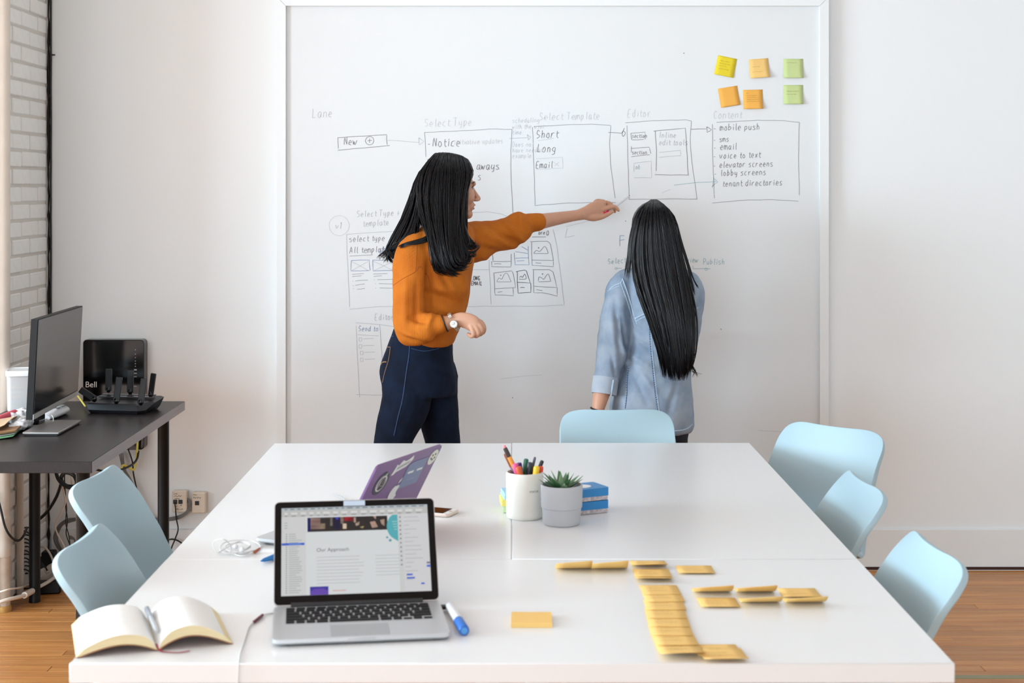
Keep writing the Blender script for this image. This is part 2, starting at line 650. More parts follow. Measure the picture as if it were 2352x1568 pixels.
white_table('front white table holding the open laptop, book and orange notes', -0.75, 0.75, 2.619, 3.353)
white_table('rear white table carrying the purple laptop, phone and earphones', -0.75, -0.0013, 3.3555, 4.88, -0.0008)
white_table('rear white table standing under the pen cup and potted plant', 0.0003, 0.75, 3.3555, 4.884)

# ---------------------------------------------------------------- black desk
M_DESK = mat('black_brown_veneer', (34, 28, 29), rough=0.36, spec=.4, noise=0.22, nscale=9, stretch=(14, .8, 14), bump=.05, bscale=40)
M_DEDGE_SHEEN = mat('desk_edge_sheen', (122, 116, 119), rough=0.3, noise=0.12, nscale=9, stretch=(14, .8, 14))  # desk veneer lightened: light reflected on the right edge, put into the colour
M_DLEG = mat('black_metal', (8, 8, 8), rough=0.45, spec=.3)
DX0, DX1, DY0, DY1, DZ = -1.828, -1.235, 4.547, 5.837, 0.74
dk = thing('desk', 'black brown desk against the brick wall with monitor and router', 'desk', ((DX0 + DX1) / 2, (DY0 + DY1) / 2, 0))
MB().box(((DX0 + DX1) / 2, (DY0 + DY1) / 2, DZ - .017), (DX1 - DX0, DY1 - DY0, .034), bevel=.0012).build('desk_top', M_DESK, dk)
MB().box((DX1 + .0006, (DY0 + DY1) / 2, DZ - .017), (.0012, DY1 - DY0 - .003, .0315)).build('edge_sheen', M_DEDGE_SHEEN, dk, smooth=False)
for lx, ly in ((-1.782, 5.775), (-1.262, 5.60), (-1.287, 4.64), (-1.782, 4.60)):
    MB().lathe([(.021, 0), (.021, .012), (.0205, .014), (.0205, .70), (.0215, .702), (.0215, DZ - .035)], (lx, ly, 0), 20).build('leg', M_DLEG, dk)

# ---------------------------------------------------------------- pale blue shell chairs
M_SHELL = mat('pale_blue_plastic', (170, 196, 206), rough=0.45, spec=0.4)
M_PAD = mat('pale_blue_leatherette', (160, 187, 199), rough=0.5)
M_BEECH = mat('beech', (206, 165, 118), rough=.5, noise=.08, nscale=12, stretch=(12, 12, 1.5))


def chair_proto():
    prof = [(0.235, .432), (0.20, .446), (0.12, .440), (0.02, .430), (-0.08, .432), (-.15, .452), (-.195, .498), (-.222, .57), (-.238, .64), (-.254, .715), (-.270, .775), (-.279, .803)]
    pr = spline(prof, 8)
    cum = [0]
    for i in range(1, len(pr)):
        cum.append(cum[-1] + float(np.linalg.norm(pr[i] - pr[i - 1])))
    S = cum[-1]

    def at(s):
        s = min(max(s, 0), S)
        i = int(np.searchsorted(cum, s))
        i = max(1, min(i, len(cum) - 1))
        t = (s - cum[i - 1]) / (cum[i] - cum[i - 1] + 1e-9)
        return pr[i - 1] * (1 - t) + pr[i] * t

    NU, NV = 25, 44
    m = MB()
    vs = []
    for iv in range(NV):
        for iu in range(NU):
            u = -1 + 2 * iu / (NU - 1)
            u = math.sin(u * pi / 2) * .55 + u * .45
            au = abs(u)
            top_drop = .068 * (1 - max(0.0, 1 - au ** 4.0) ** .5) - .009 * au ** 2
            front_drop = .075 * (1 - max(0.0, 1 - au ** 3.0) ** .5)
            t = iv / (NV - 1)
            s = front_drop + (S - top_drop - front_drop) * t
            y, z = at(s)
            f = s / S
            # half width along the profile
            w_ = float(np.interp(f, [0, .15, .4, .55, .7, .85, 1.0], [.205, .225, .232, .226, .207, .194, .186]))
            # seat edges turn up, back edges come forward as wings that flare out again at the top
            seat = float(np.interp(f, [0, .2, .42, .55], [.012, .032, .05, .0]))
            wing = float(np.interp(f, [.35, .5, .6, .75, .88, 1.0], [0, .07, .085, .060, .020, -.030]))
            vs.append(V((u * w_, y + wing * au ** 2.4, z + seat * au ** 2.6)))
    fs = []
    for iv in range(NV - 1):
        for iu in range(NU - 1):
            a = iv * NU + iu
            fs.append((a, a + 1, a + NU + 1, a + NU))
    m.add(vs, fs)
    root = thing('shell_chair', 'x', 'chair', group='pale blue shell chairs around the tables')
    sh = bake(m, [('SOLIDIFY', dict(thickness=.016, offset=-1.0)), ('BEVEL', dict(width=.005, segments=2, limit_method='ANGLE', angle_limit=1.0)), ('SUBSURF', dict(levels=1))], 'shell', M_SHELL, root, local=True)
    # seat pad
    pm = MB()
    rg = []
    for k, (sc, zz) in enumerate(((.0, .455), (.55, .462), (.86, .46), (.97, .452), (1, .443), (.95, .436))):
        rg.append([V((.185 * sc * abs(math.cos(a)) ** .7 * (1 if math.cos(a) >= 0 else -1), .015 + .178 * sc * abs(math.sin(a)) ** .7 * (1 if math.sin(a) >= 0 else -1), zz + .012)) for a in np.linspace(0, 2 * pi, 28, endpoint=False)])
    pm.rings(rg).build('seat_pad', M_PAD, root, local=True)
    MB().box((0, .0, .415), (.20, .24, .014), bevel=.004).build('mount_plate', M_DLEG, root, local=True)
    for sx in (-1, 1):
        for sy in (-1, 1):
            MB().tube([(sx * .10, sy * .11, .41), (sx * .215, sy * .215, 0.0)], [.017, .0115], 12).build('leg', M_BEECH, root, local=True)
    return root


chair0 = chair_proto()
spots = [  # x, y of the chair's middle; angle of its front (0 = facing away from the camera)
    ('pale blue shell chair behind the tables, before the denim jacket', (0.355, 4.87), pi + .03),
    ('farthest pale blue chair on the right, turned half towards the camera', (0.80, 4.60), pi - .80),
    ('pale blue chair between two others along the right table edge', (.615, 3.90), pi / 2 + .06),
    ('pale blue chair nearest the camera on the right table edge', (.60, 3.185), pi / 2 + .06),
    ('pale blue chair on the left side, closer to the black desk', (-.80, 3.975), -pi / 2 - .08),
    ('pale blue chair on the left side, beside the open book', (-.635, 3.27), -pi / 2 - .02),
]
for i, (lb, xy, a) in enumerate(spots):
    o = chair0 if i == 0 else copy_tree(chair0)
    o.location = (xy[0], xy[1], 0)
    o.rotation_euler = (0, 0, a)
    o['label'] = lb
# ---------------------------------------------------------------- people
from mathutils import noise as mnoise
from mathutils.bvhtree import BVHTree
M_SKIN = mat('skin', (204, 152, 124), rough=0.5, noise=.04, nscale=30)
M_LIP = mat('lips', (176, 104, 92), rough=.45)
M_HAIR = mat('black_hair', (8, 8, 11), rough=0.30, spec=.27)
M_NAIL = mat('nails', (214, 168, 150), rough=.3)


def fabric(name, col, c2, kind):
    """knit or denim: fine relief along object coordinates plus soft colour variation"""
    m = mat(name, col, rough=.85, spec=.2)
    nt = m.node_tree
    b = nt.nodes['Principled BSDF']
    tc = nt.nodes.new('ShaderNodeTexCoord')
    n = nt.nodes.new('ShaderNodeTexNoise')
    n.inputs['Scale'].default_value = 9 if kind == 'knit' else 14
    n.inputs['Detail'].default_value = 5
    nt.links.new(tc.outputs['Object'], n.inputs['Vector'])
    cr = nt.nodes.new('ShaderNodeValToRGB')
    cr.color_ramp.elements[0].position = .32
    cr.color_ramp.elements[0].color = rgb(*c2)
    cr.color_ramp.elements[1].position = .68
    cr.color_ramp.elements[1].color = rgb(*col)
    nt.links.new(n.outputs['Fac'], cr.inputs['Fac'])
    src = cr.outputs['Color']
    w = nt.nodes.new('ShaderNodeTexWave')
    mp = nt.nodes.new('ShaderNodeMapping')
    if kind == 'knit':
        w.inputs['Scale'].default_value = 55
        w.inputs['Distortion'].default_value = .7
        w.inputs['Detail'].default_value = 2
        w.bands_direction = 'X'
        mp.inputs['Rotation'].default_value = (0, .25, .5)
    else:
        w.inputs['Scale'].default_value = 180
        w.inputs['Distortion'].default_value = 2.0
        w.bands_direction = 'X'
        mp.inputs['Rotation'].default_value = (0, .5, .3)
    if kind == 'knit':
        sx_ = nt.nodes.new('ShaderNodeSeparateXYZ')
        nt.links.new(tc.outputs['Object'], sx_.inputs[0])
        fr = nt.nodes.new('ShaderNodeMapRange')
        fr.inputs['From Min'].default_value = -.136
        fr.inputs['From Max'].default_value = -.131
        nt.links.new(sx_.outputs['X'], fr.inputs['Value'])
        zz1 = nt.nodes.new('ShaderNodeMath')
        zz1.operation = 'MULTIPLY_ADD'
        zz1.inputs[1].default_value = -.22
        nt.links.new(sx_.outputs['X'], zz1.inputs[0])
        nt.links.new(sx_.outputs['Z'], zz1.inputs[2])
        mxx = nt.nodes.new('ShaderNodeMix')
        nt.links.new(fr.outputs[0], mxx.inputs[0])
        nt.links.new(sx_.outputs['X'], mxx.inputs[2])
        nt.links.new(zz1.outputs[0], mxx.inputs[3])
        cmb = nt.nodes.new('ShaderNodeCombineXYZ')
        nt.links.new(mxx.outputs[0], cmb.inputs[0])
        nt.links.new(cmb.outputs[0], w.inputs['Vector'])
    else:
        nt.links.new(tc.outputs['Object'], mp.inputs['Vector'])
        nt.links.new(mp.outputs['Vector'], w.inputs['Vector'])
    n3 = nt.nodes.new('ShaderNodeTexNoise')
    n3.inputs['Scale'].default_value = 260
    nt.links.new(tc.outputs['Object'], n3.inputs['Vector'])
    ad = nt.nodes.new('ShaderNodeMath')
    nt.links.new(w.outputs['Fac'], ad.inputs[0])
    nt.links.new(n3.outputs['Fac'], ad.inputs[1])
    bp = nt.nodes.new('ShaderNodeBump')
    bp.inputs['Strength'].default_value = .15 if kind == 'knit' else .2
    bp.inputs['Distance'].default_value = .003 if kind == 'knit' else .0015
    nt.links.new(ad.outputs[0], bp.inputs['Height'])
    nt.links.new(bp.outputs['Normal'], b.inputs['Normal'])
    mx = nt.nodes.new('ShaderNodeMix')
    mx.data_type = 'RGBA'
    mx.blend_type = 'MULTIPLY'
    mr = nt.nodes.new('ShaderNodeMapRange')
    mr.inputs['To Min'].default_value = .955 if kind == 'knit' else .9
    mr.inputs['To Max'].default_value = 1.05
    nt.links.new(w.outputs['Fac'], mr.inputs['Value'])
    mx.inputs['Factor'].default_value = 1.0
    nt.links.new(src, mx.inputs['A'])
    nt.links.new(mr.outputs['Result'], mx.inputs['B'])
    nt.links.new(mx.outputs['Result'], b.inputs['Base Color'])
    return m


M_SWEATER = fabric('rust_orange_knit', (202, 116, 36), (184, 98, 26), 'knit')
M_JEANS = fabric('dark_indigo_denim', (17, 31, 54), (10, 19, 36), 'denim')
M_DENIM = fabric('washed_blue_denim', (164, 176, 190), (128, 146, 168), 'denim')
M_JEANS2 = fabric('charcoal_denim', (50, 56, 66), (38, 43, 52), 'denim')
M_STITCH = mat('tan_stitching', (170, 128, 92), rough=.8)
M_SEAM = mat('pale_denim_seam', (176, 196, 214), rough=.85, noise=.15, nscale=160)
M_SEAMD = mat('dark_denim_seam', (74, 100, 136), rough=.85)


def sections(mb, rows, n=40, p=2.3):
    """stack of super-ellipses: rows of (py, left px, right px, half depth, Y)"""
    pts = spline(rows, 4)
    rg = []
    for y, a, b, d, Y in pts:
        l, r = P(a, y, Y), P(b, y, Y)
        c = (l + r) / 2
        hx = (r.x - l.x) / 2
        ring = []
        for j in range(n):
            t = 2 * pi * j / n
            ct, st = math.cos(t), math.sin(t)
            ring.append(V((c.x + hx * math.copysign(abs(ct) ** (2 / p), ct), Y + d * math.copysign(abs(st) ** (2 / p), st), c.z)))
        rg.append(ring)
    return mb.rings(rg)


def folds(specs, amp_noise=.0018, scale=14):
    """cloth relief: noise plus ridges; a spec is (point, direction across, direction along, width, length, height)"""
    def f(co, no):
        out = np.zeros(len(co), dtype=np.float32)
        for i, c in enumerate(co):
            out[i] = amp_noise * mnoise.noise(V(c) * scale) + amp_noise * .5 * mnoise.noise(V(c) * scale * 2.3)
        for p, a, l, w_, le, h in specs:
            p, a, l = np.array(p), np.array(V(a).normalized()), np.array(V(l).normalized())
            d = co - p
            s, t = d @ a, d @ l
            q = d - np.outer(s, a) - np.outer(t, l)
            out += h * np.exp(-(s / w_) ** 2) * np.exp(-(t / le) ** 2) * np.exp(-(np.linalg.norm(q, axis=1) / (le * .9)) ** 2)
        return out
    return f


def bvh_of(o):
    me = o.data
    M = wm(o)
    return BVHTree.FromPolygons([M @ v.co for v in me.vertices], [tuple(p.vertices) for p in me.polygons])


def onto(bvh, pts, off=.0015, sub=6):
    """lay a line, given as it is seen, on a garment's surface"""
    o = V((0, 0, H))
    res = []
    for q in spline(pts, sub):
        d = (P(q[0], q[1], 5.0) - o).normalized()
        hit, nrm, _, _ = bvh.ray_cast(o, d)
        if hit is not None:
            if nrm.dot(d) > 0:
                nrm = -nrm
            res.append(hit + nrm * off)
    return res


def seam(bvh, pts, name, m, parent, r=.0016, off=.0008):
    pa = onto(bvh, pts, off)
    if len(pa) > 2:
        MB().tube(pa, r, 6).build(name, m, parent)


def head(mb, C, M):
    def e(c, r):
        mb.ellipsoid(C + M @ V(c), r, M)

    def l(pts, rad):
        mb.limb([C + M @ V(q) for q in pts], rad, 12, 4)
    e((-.010, 0, .014), (.094, .074, .091))
    e((.028, 0, -.03), (.064, .062, .088))
    e((.032, 0, -.076), (.052, .05, .038))
    e((.075, 0, -.100), (.019, .022, .018))
    e((.082, 0, .014), (.012, .044, .012))
    e((.055, .036, -.034), (.032, .026, .032))
    e((.055, -.036, -.034), (.032, .026, .032))
    l([(.084, 0, .0), (.099, 0, -.022), (.111, 0, -.039)], [.007, .0085, .0105])
    e((.102, .011, -.044), (.011, .0075, .0075))
    e((.102, -.011, -.044), (.011, .0075, .0075))
    e((.076, 0, -.068), (.021, .029, .024))
    e((.090, 0, -.063), (.0095, .022, .0062))
    e((.087, 0, -.077), (.0095, .019, .0068))
    for s in (-1, 1):
        e((-.004, s * .071, -.012), (.016, .007, .028))


def face_details(C, M, parent):
    for s in (-1, 1):
        mb = MB().ellipsoid(C + M @ V((.0665, s * .030, -.004)), (.0115, .0115, .0105), M)
        ey = mb.build('eye', mat('eye_white', (225, 220, 215), rough=.2), parent)
        MB().ellipsoid(C + M @ V((.0752, s * .031, -.004)), (.0045, .006, .006), M).build('iris', mat('iris', (40, 24, 16), rough=.2), ey)
        MB().limb([C + M @ V(q) for q in ((.0885, s * .012, .015), (.0845, s * .03, .0205), (.070, s * .047, .016))], [.002, .0027, .0012], 8, 4).build('eyebrow', M_HAIR, parent)
        MB().limb([C + M @ V(q) for q in ((.080, s * .018, .000), (.0795, s * .03, .004), (.071, s * .044, -.002))], [.0012, .0018, .001], 8, 4).build('eyelashes', M_HAIR, parent)
    MB().limb([C + M @ V(q) for q in ((.090, .018, -.066), (.0975, .005, -.064), (.0975, -.005, -.064), (.090, -.018, -.066))], [.002, .0038, .0038, .002], 8, 4).build('upper_lip', M_LIP, parent)
    MB().limb([C + M @ V(q) for q in ((.087, .016, -.075), (.0945, .005, -.077), (.0945, -.005, -.077), (.087, -.016, -.075))], [.002, .0042, .0042, .002], 8, 4).build('lower_lip', M_LIP, parent)


def hair_mesh(flows, seed):
    r = random.Random(seed)
    mb = MB()
    K = 16
    for fl_ in flows:
        gs = []
        for g_ in fl_['guides']:
            q = [tuple(P(*p)) for p in g_]
            s = np.array(spline(q, 8))
            idx = np.linspace(0, len(s) - 1, K)
            gs.append(np.array([[np.interp(t, range(len(s)), s[:, k]) for k in range(3)] for t in idx]))
        gs = np.array(gs)                                         # guides x K x 3
        ng = len(gs)
        flat = [tuple(g_.ravel()) for g_ in gs]
        NC = 10 * (ng - 1) + 1
        cols = np.array(spline(flat, 10)).reshape(NC, K, 3)
        th = fl_.get('thick', .02)
        dr = np.array(fl_.get('back', (0, 1, 0)))
        # solid body of the hair under the strands
        KB = int(K * fl_.get('body', .86))
        front = [[V(cols[c][k]) for c in range(NC)] for k in range(K)]
        back = [[V(cols[c][k] + dr * th * (math.sin(pi * (c + .5) / NC) ** .5) * (.25 + .75 * math.sin(pi * min(k + 1, K - 1.2) / K))) for c in reversed(range(NC))] for k in range(K)]
        if fl_.get('body', 1):
            rr0 = [f + b for f, b in zip(front, back)][:KB]
            for q in range(1, 4):
                ce = sum(rr0[-q], V()) / len(rr0[-q])
                rr0[-q] = [ce + (p - ce) * (.35, .7, .9)[q - 1] for p in rr0[-q]]
            mb.rings(rr0)
        # strands, gathered in locks
        NL = fl_.get('locks', 40)
        locks = [(r.random(), r.uniform(-1, 1), r.uniform(-1, 1), r.uniform(.7, 1.5), r.uniform(0, 2 * pi), r.random(), r.uniform(.93, 1.03)) for _ in range(NL)]
        for _ in range(fl_['n']):
            lu, a1, a2, f1, ph_, ll, lln = locks[r.randrange(NL)]
            u = min(max(lu + r.gauss(0, .55 / NL), 0), 1) * (NC - 1)
            i = min(int(u), NC - 2)
            t = u - i
            path = cols[i] * (1 - t) + cols[i + 1] * t
            ln = r.uniform(*fl_.get('len', (.9, 1.02))) * lln
            s0 = r.uniform(0, .06)
            idx = np.linspace(s0, 1, 15) * (K - 1) * min(ln, 1)
            pa = np.array([[np.interp(q, range(K), path[:, k]) for k in range(3)] for q in idx])
            lay = fl_.get('lift', .009) * (.15 + .85 * ll) * r.uniform(.7, 1.1) - .001
            amp = fl_.get('amp', .006)
            b1, b2 = r.uniform(-.35, .35), r.uniform(-.35, .35)
            out = []
            for j, p in enumerate(pa):
                q = j / 14
                wob = amp * (q ** 1.5)
                out.append(V(p) - V(dr) * lay * math.sin(pi * min(.15 + q, 1) * .9) + V(((a1 + b1) * wob * math.sin(f1 * 1.6 * pi * q + ph_), (a2 + b2) * wob * .6 * math.cos(f1 * 1.6 * pi * q + ph_), (a2 + b2) * wob * .5 * math.cos(f1 * 2 * q))))
            R = fl_.get('r', .0032) * r.uniform(.6, 1.25)
            mb.tube(out, [R * .6, R * .85] + [R] * 8 + [R * .9, R * .8, R * .6, R * .38, R * .1], 4)
    return mb


# ================================================================ woman in the rust sweater
hA = V((math.cos(math.radians(18)), math.sin(math.radians(18)), 0))
MA = Matrix((hA, V((-hA.y, hA.x, 0)), V((0, 0, 1)))).transposed()
MA = MA @ Matrix.Rotation(math.radians(4), 3, 'Y')
CA = P(1034, 427, 5.745)
bA = MB()
head(bA, CA, MA)
bA.limb([CA + V((-.03, 0, -.06)), P(1010, 510, 5.735), P(1005, 560, 5.73)], [.05, .05, .06])
bA.limb([P(1005, 550, 5.73), P(1000, 650, 5.72), P(985, 760, 5.72)], [(.08, .1), (.08, .1), (.08, .1)])
bA.limb([P(1010, 560, 5.73), P(950, 590, 5.63), P(943, 680, 5.55), P(938, 755, 5.52)], [.05, .04, .038, .034])
bA.limb([P(938, 762, 5.52), P(975, 757, 5.495), P(1010, 746, 5.485), P(1034, 739, 5.485), P(1046, 737, 5.485)], [.034, .035, (.029, .026), (.0235, .019), (.0235, .018)])
# right hand: a loose fist, knuckles away from the body
bA.limb([P(1040, 738, 5.485), P(1056, 734, 5.482), P(1074, 737, 5.478), P(1088, 744, 5.474), P(1096, 749, 5.472)], [(.023, .017), (.026, .017), (.029, .017), (.029, .016), (.022, .014)])
for pts in (((1101, 738, 5.478), (1112, 752, 5.476), (1109, 764, 5.488), (1099, 762, 5.503)),
            ((1098, 744, 5.468), (1107, 759, 5.464), (1103, 768, 5.478), (1093, 765, 5.497)),
            ((1092, 750, 5.463), (1099, 765, 5.458), (1094, 772, 5.472), (1085, 767, 5.491)),
            ((1084, 755, 5.460), (1088, 768, 5.455), (1082, 772, 5.467), (1075, 767, 5.484))):
    bA.limb([P(1078, 742, 5.478)] + [P(*q) for q in pts], [.010, .0098, .0085, .0078, .0068], 12, 4)
bA.limb([P(1058, 724, 5.497), P(1078, 727, 5.508), P(1094, 738, 5.510), P(1101, 750, 5.505)], [.012, .0115, .0095, .0075], 12, 4)
# left arm reaching to the board
bA.limb([P(1020, 555, 5.75), P(1075, 550, 5.85), P(1160, 533, 5.92)], [.05, .045, .042])
bA.limb([P(1155, 534, 5.92), P(1205, 517, 5.96), P(1240, 509, 5.985), P(1290, 500, 6.02), P(1320, 495, 6.04), P(1337, 492, 6.052)], [.04, .036, (.031, .03), (.0245, .024), (.0215, .02), (.0225, .018)])
bA.limb([P(1330, 493, 6.048), P(1346, 489, 6.062), P(1362, 484, 6.078), P(1377, 478, 6.092), P(1384, 475, 6.098)], [(.0215, .019), (.027, .0185), (.034, .018), (.031, .015), (.024, .012)])
for pts, rr in ((((1378, 482, 6.088), (1397, 477, 6.098), (1412, 474.5, 6.108), (1420.5, 483, 6.113)), (.0105, .0092, .0083, .0066)),
                (((1378, 475, 6.098), (1398, 473, 6.118), (1410, 478, 6.128), (1412, 486, 6.128)), (.010, .009, .008, .0066)),
                (((1374, 467, 6.098), (1391, 465.5, 6.104), (1402, 467.5, 6.115), (1406, 473, 6.128)), (.0098, .0088, .008, .0066)),
                (((1368, 463, 6.098), (1382, 461.5, 6.116), (1392, 465, 6.13), (1396, 472, 6.134)), (.0088, .0078, .0072, .006))):
    bA.limb([P(1362, 482, 6.082)] + [P(*q) for q in pts], [.011] + list(rr), 12, 4)
bA.limb([P(1346, 497, 6.06), P(1362, 500, 6.068), P(1377, 499, 6.076), P(1392, 494, 6.084), P(1407, 486, 6.092)], [.014, .0145, .0115, .0095, .007], 12, 4)
perA = organic(bA, 'person', M_SKIN, None, voxel=.0028, smooth=5)
tag(perA, 'person in a rust orange sweater and dark jeans pointing a marker at the whiteboard', 'person')
face_details(CA, MA, perA)

swA = MB()
sections(swA, [(508, 985, 1066, .07, 5.735), (522, 966, 1083, .125, 5.735), (545, 938, 1091, .160, 5.725), (580, 920, 1090, .172, 5.72), (620, 913, 1086, .168, 5.72),
               (660, 911, 1081, .162, 5.72), (700, 909, 1074, .155, 5.72), (740, 908, 1062, .150, 5.72), (768, 911, 1050, .147, 5.72), (785, 917, 1043, .144, 5.72), (793, 924, 1036, .135, 5.72)])
swA.limb([P(985, 560, 5.68), P(950, 583, 5.60), P(944, 640, 5.57), P(941, 695, 5.548), P(941, 740, 5.53), P(944, 760, 5.525)], [.06, .066, .0665, .063, .060, .056])
swA.limb([P(941, 752, 5.525), P(955, 762, 5.508), P(976, 752, 5.495), P(990, 747, 5.49), P(1001, 746, 5.487)], [.054, .053, .052, .050, .037])
swA.limb([P(1000, 746, 5.487), P(1006, 745, 5.486), P(1011, 745, 5.4855)], [.036, .0355, .035])
swA.limb([P(1030, 560, 5.77), P(1078, 557, 5.845), P(1100, 551, 5.865), P(1135, 544, 5.90), P(1168, 535, 5.925), P(1190, 523, 5.945), P(1204, 517, 5.958), P(1213, 513, 5.963)], [.07, .08, .076, .064, .062, .061, .055, .042])
swA.limb([P(1210, 513.5, 5.963), P(1222, 511.5, 5.972), P(1236, 509.5, 5.982)], [.040, .0385, .037])
swA.limb([P(1172, 512, 5.925), P(1190, 500, 5.94), P(1203, 505, 5.955)], [.03, .026, .022])
X_, Z_ = V((1, 0, 0)), V((0, 0, 1))
fA = [(P(1165, 545, 5.87), (.5, 0, .86), (.86, 0, -.5), .010, .07, -.012), (P(1150, 552, 5.87), (.45, 0, .9), (.9, 0, -.45), .012, .08, .009),
      (P(1180, 532, 5.88), (.7, 0, .7), (.7, 0, -.7), .009, .05, .009), (P(1195, 505, 5.9), (1, 0, .25), (-.25, 0, 1), .009, .035, .008),
      (P(1120, 570, 5.85), (.35, 0, .93), (.93, 0, -.35), .012, .07, -.010), (P(1110, 590, 5.85), (.4, 0, .9), (.9, 0, -.4), .012, .07, .006),
      (P(965, 735, 5.46), (.2, 0, 1), (1, 0, -.2), .012, .05, -.012), (P(950, 770, 5.45), (.3, 0, 1), (1, 0, -.3), .011, .06, .008),
      (P(960, 785, 5.45), (.3, 0, 1), (1, 0, -.3), .008, .05, -.006), (P(990, 730, 5.44), (.9, 0, -.4), (.4, 0, .9), .009, .03, .007),
      (P(985, 660, 5.55), (1, 0, 0), (0, 0, 1), .010, .08, -.016), (P(1030, 690, 5.55), (.35, 0, 1), (1, 0, -.2), .016, .07, -.012),
      (P(1030, 665, 5.55), (.2, 0, 1), (1, 0, -.1), .018, .07, .008), (P(1045, 720, 5.56), (.3, 0, 1), (1, 0, -.3), .014, .06, .008),
      (P(1060, 640, 5.6), (1, 0, .35), (-.35, 0, 1), .014, .09, .007), (P(1020, 640, 5.55), (1, 0, .5), (-.5, 0, 1), .012, .07, -.007),
      (P(930, 700, 5.48), (1, 0, 0), (0, 0, 1), .012, .09, .005), (P(955, 700, 5.48), (1, 0, 0), (0, 0, 1), .008, .07, -.006),
      (P(915, 600, 5.6), (1, 0, -.6), (.6, 0, 1), .01, .05, .004), (P(1000, 770, 5.56), (1, 0, .1), (0, 0, 1), .008, .03, -.004)]
sweater = organic(swA, 'sweater', M_SWEATER, perA, voxel=.0062, smooth=7, displace=folds([q[:5] + (q[5] * 1.5,) for q in fA], .0030, 15))
bvA = bvh_of(sweater)
seam(bvA, [(903, 655), (925, 640), (952, 625), (965, 612), (985, 638), (990, 660)], 'shoulder_seam', mat('rust_seam', (172, 88, 22), rough=.9), sweater, .0016, 0.0)
seam(bvA, [(958, 560), (956, 590), (954, 622)], 'shoulder_seam', MATS['rust_seam'], sweater, .0014, 0.0)
for k in range(7):
    seam(bvA, [(918 + k * 3, 634 - k * 9), (936 + k * 2, 624 - k * 9), (953, 613 - k * 8)], 'knit_rib', MATS['rust_seam'], sweater, .0006, -.0003)

jA = MB()
sections(jA, [(752, 905, 1040, .128, 5.72), (775, 897, 1040, .140, 5.72), (800, 887, 1040, .148, 5.72), (830, 876, 1042, .154, 5.715), (858, 872, 1047, .156, 5.715), (885, 879, 1050, .15, 5.715), (905, 890, 1048, .14, 5.715)])
kR, kL = 5.645, 5.79
jA.limb([P(930, 860, kR + .02), P(935, 905, kR), P(928, 940, kR), P(913, 978, kR - .005), P(901, 1017, kR - .01), P(882, 1105, kR - .01), P(866, 1190, kR), P(846, 1290, kR), P(836, 1345, kR)],
        [.09, .091, .089, .079, .069, .060, .058, .048, .044])
jA.limb([P(1000, 860, kL - .02), P(1000, 905, kL), P(1005, 940, kL), P(1011, 980, kL), P(1017, 1017, kL), P(1022, 1105, kL), P(1014, 1190, kL), P(1003, 1280, kL), P(1000, 1316, kL)],
        [.085, .084, .080, .073, .066, .059, .056, .047, .043])
fJ = [(P(905, 882, 5.5), (0, 0, 1), (1, 0, 0), .007, .06, -.006), (P(900, 874, 5.5), (0, 0, 1), (1, 0, 0), .008, .06, .004), (P(903, 907, 5.5), (0, 0, 1), (1, 0, .05), .007, .06, -.006), (P(903, 915, 5.5), (0, 0, 1), (1, 0, 0), .008, .06, .005),
      (P(1010, 860, 5.6), (.4, 0, 1), (1, 0, -.4), .01, .07, -.004)]
jeansA = organic(jA, 'jeans', M_JEANS, perA, voxel=.0065, smooth=7, displace=folds([q[:5] + (q[5] * 1.4,) for q in fJ], .0018, 18))
bvJ = bvh_of(jeansA)
seam(bvJ, [(941, 795), (939, 820), (934, 850), (930, 880), (924, 920), (915, 955), (905, 1000)], 'side_seam', mat('jeans_seam', (52, 74, 108), rough=.9), jeansA, .0018)
seam(bvJ, [(880, 797), (889, 797), (897, 797)], 'pocket_edge', M_STITCH, jeansA, .0011)
seam(bvJ, [(897, 797), (893, 825), (884, 855), (879, 878)], 'pocket_edge', M_STITCH, jeansA, .0010)
seam(bvJ, [(875, 838), (879, 832), (888, 831)], 'pocket_stitch', M_STITCH, jeansA, .0019)
seam(bvJ, [(884, 786), (890, 777), (905, 772)], 'waistband_seam', MATS['jeans_seam'], jeansA, .0013)
seam(bvJ, [(944, 800), (975, 806), (1008, 800)], 'front_pocket_edge', MATS['jeans_seam'], jeansA, .0012)
for nm, (px, py, Y) in (('right', (828, 1372, kR)), ('left', (1006, 1342, kL))):
    sm = MB()
    b0 = P(px, py, Y)
    b0.z = .05
    sm.limb([b0 + V((-.05, 0, .0)), b0 + V((.05, 0, -.005)), b0 + V((.15, .01, -.015))], [(.045, .038), (.04, .042), (.03, .036)])
    sm.limb([b0 + V((-.02, 0, .0)), b0 + V((-.012, 0, .06))], [.042, .044])
    sm.box((b0.x + .05, b0.y, .012), (.25, .075, .022), bevel=.01)
    organic(sm, 'shoe', mat('black_sneaker', (28, 27, 29), rough=.6), perA, voxel=.008, smooth=3)

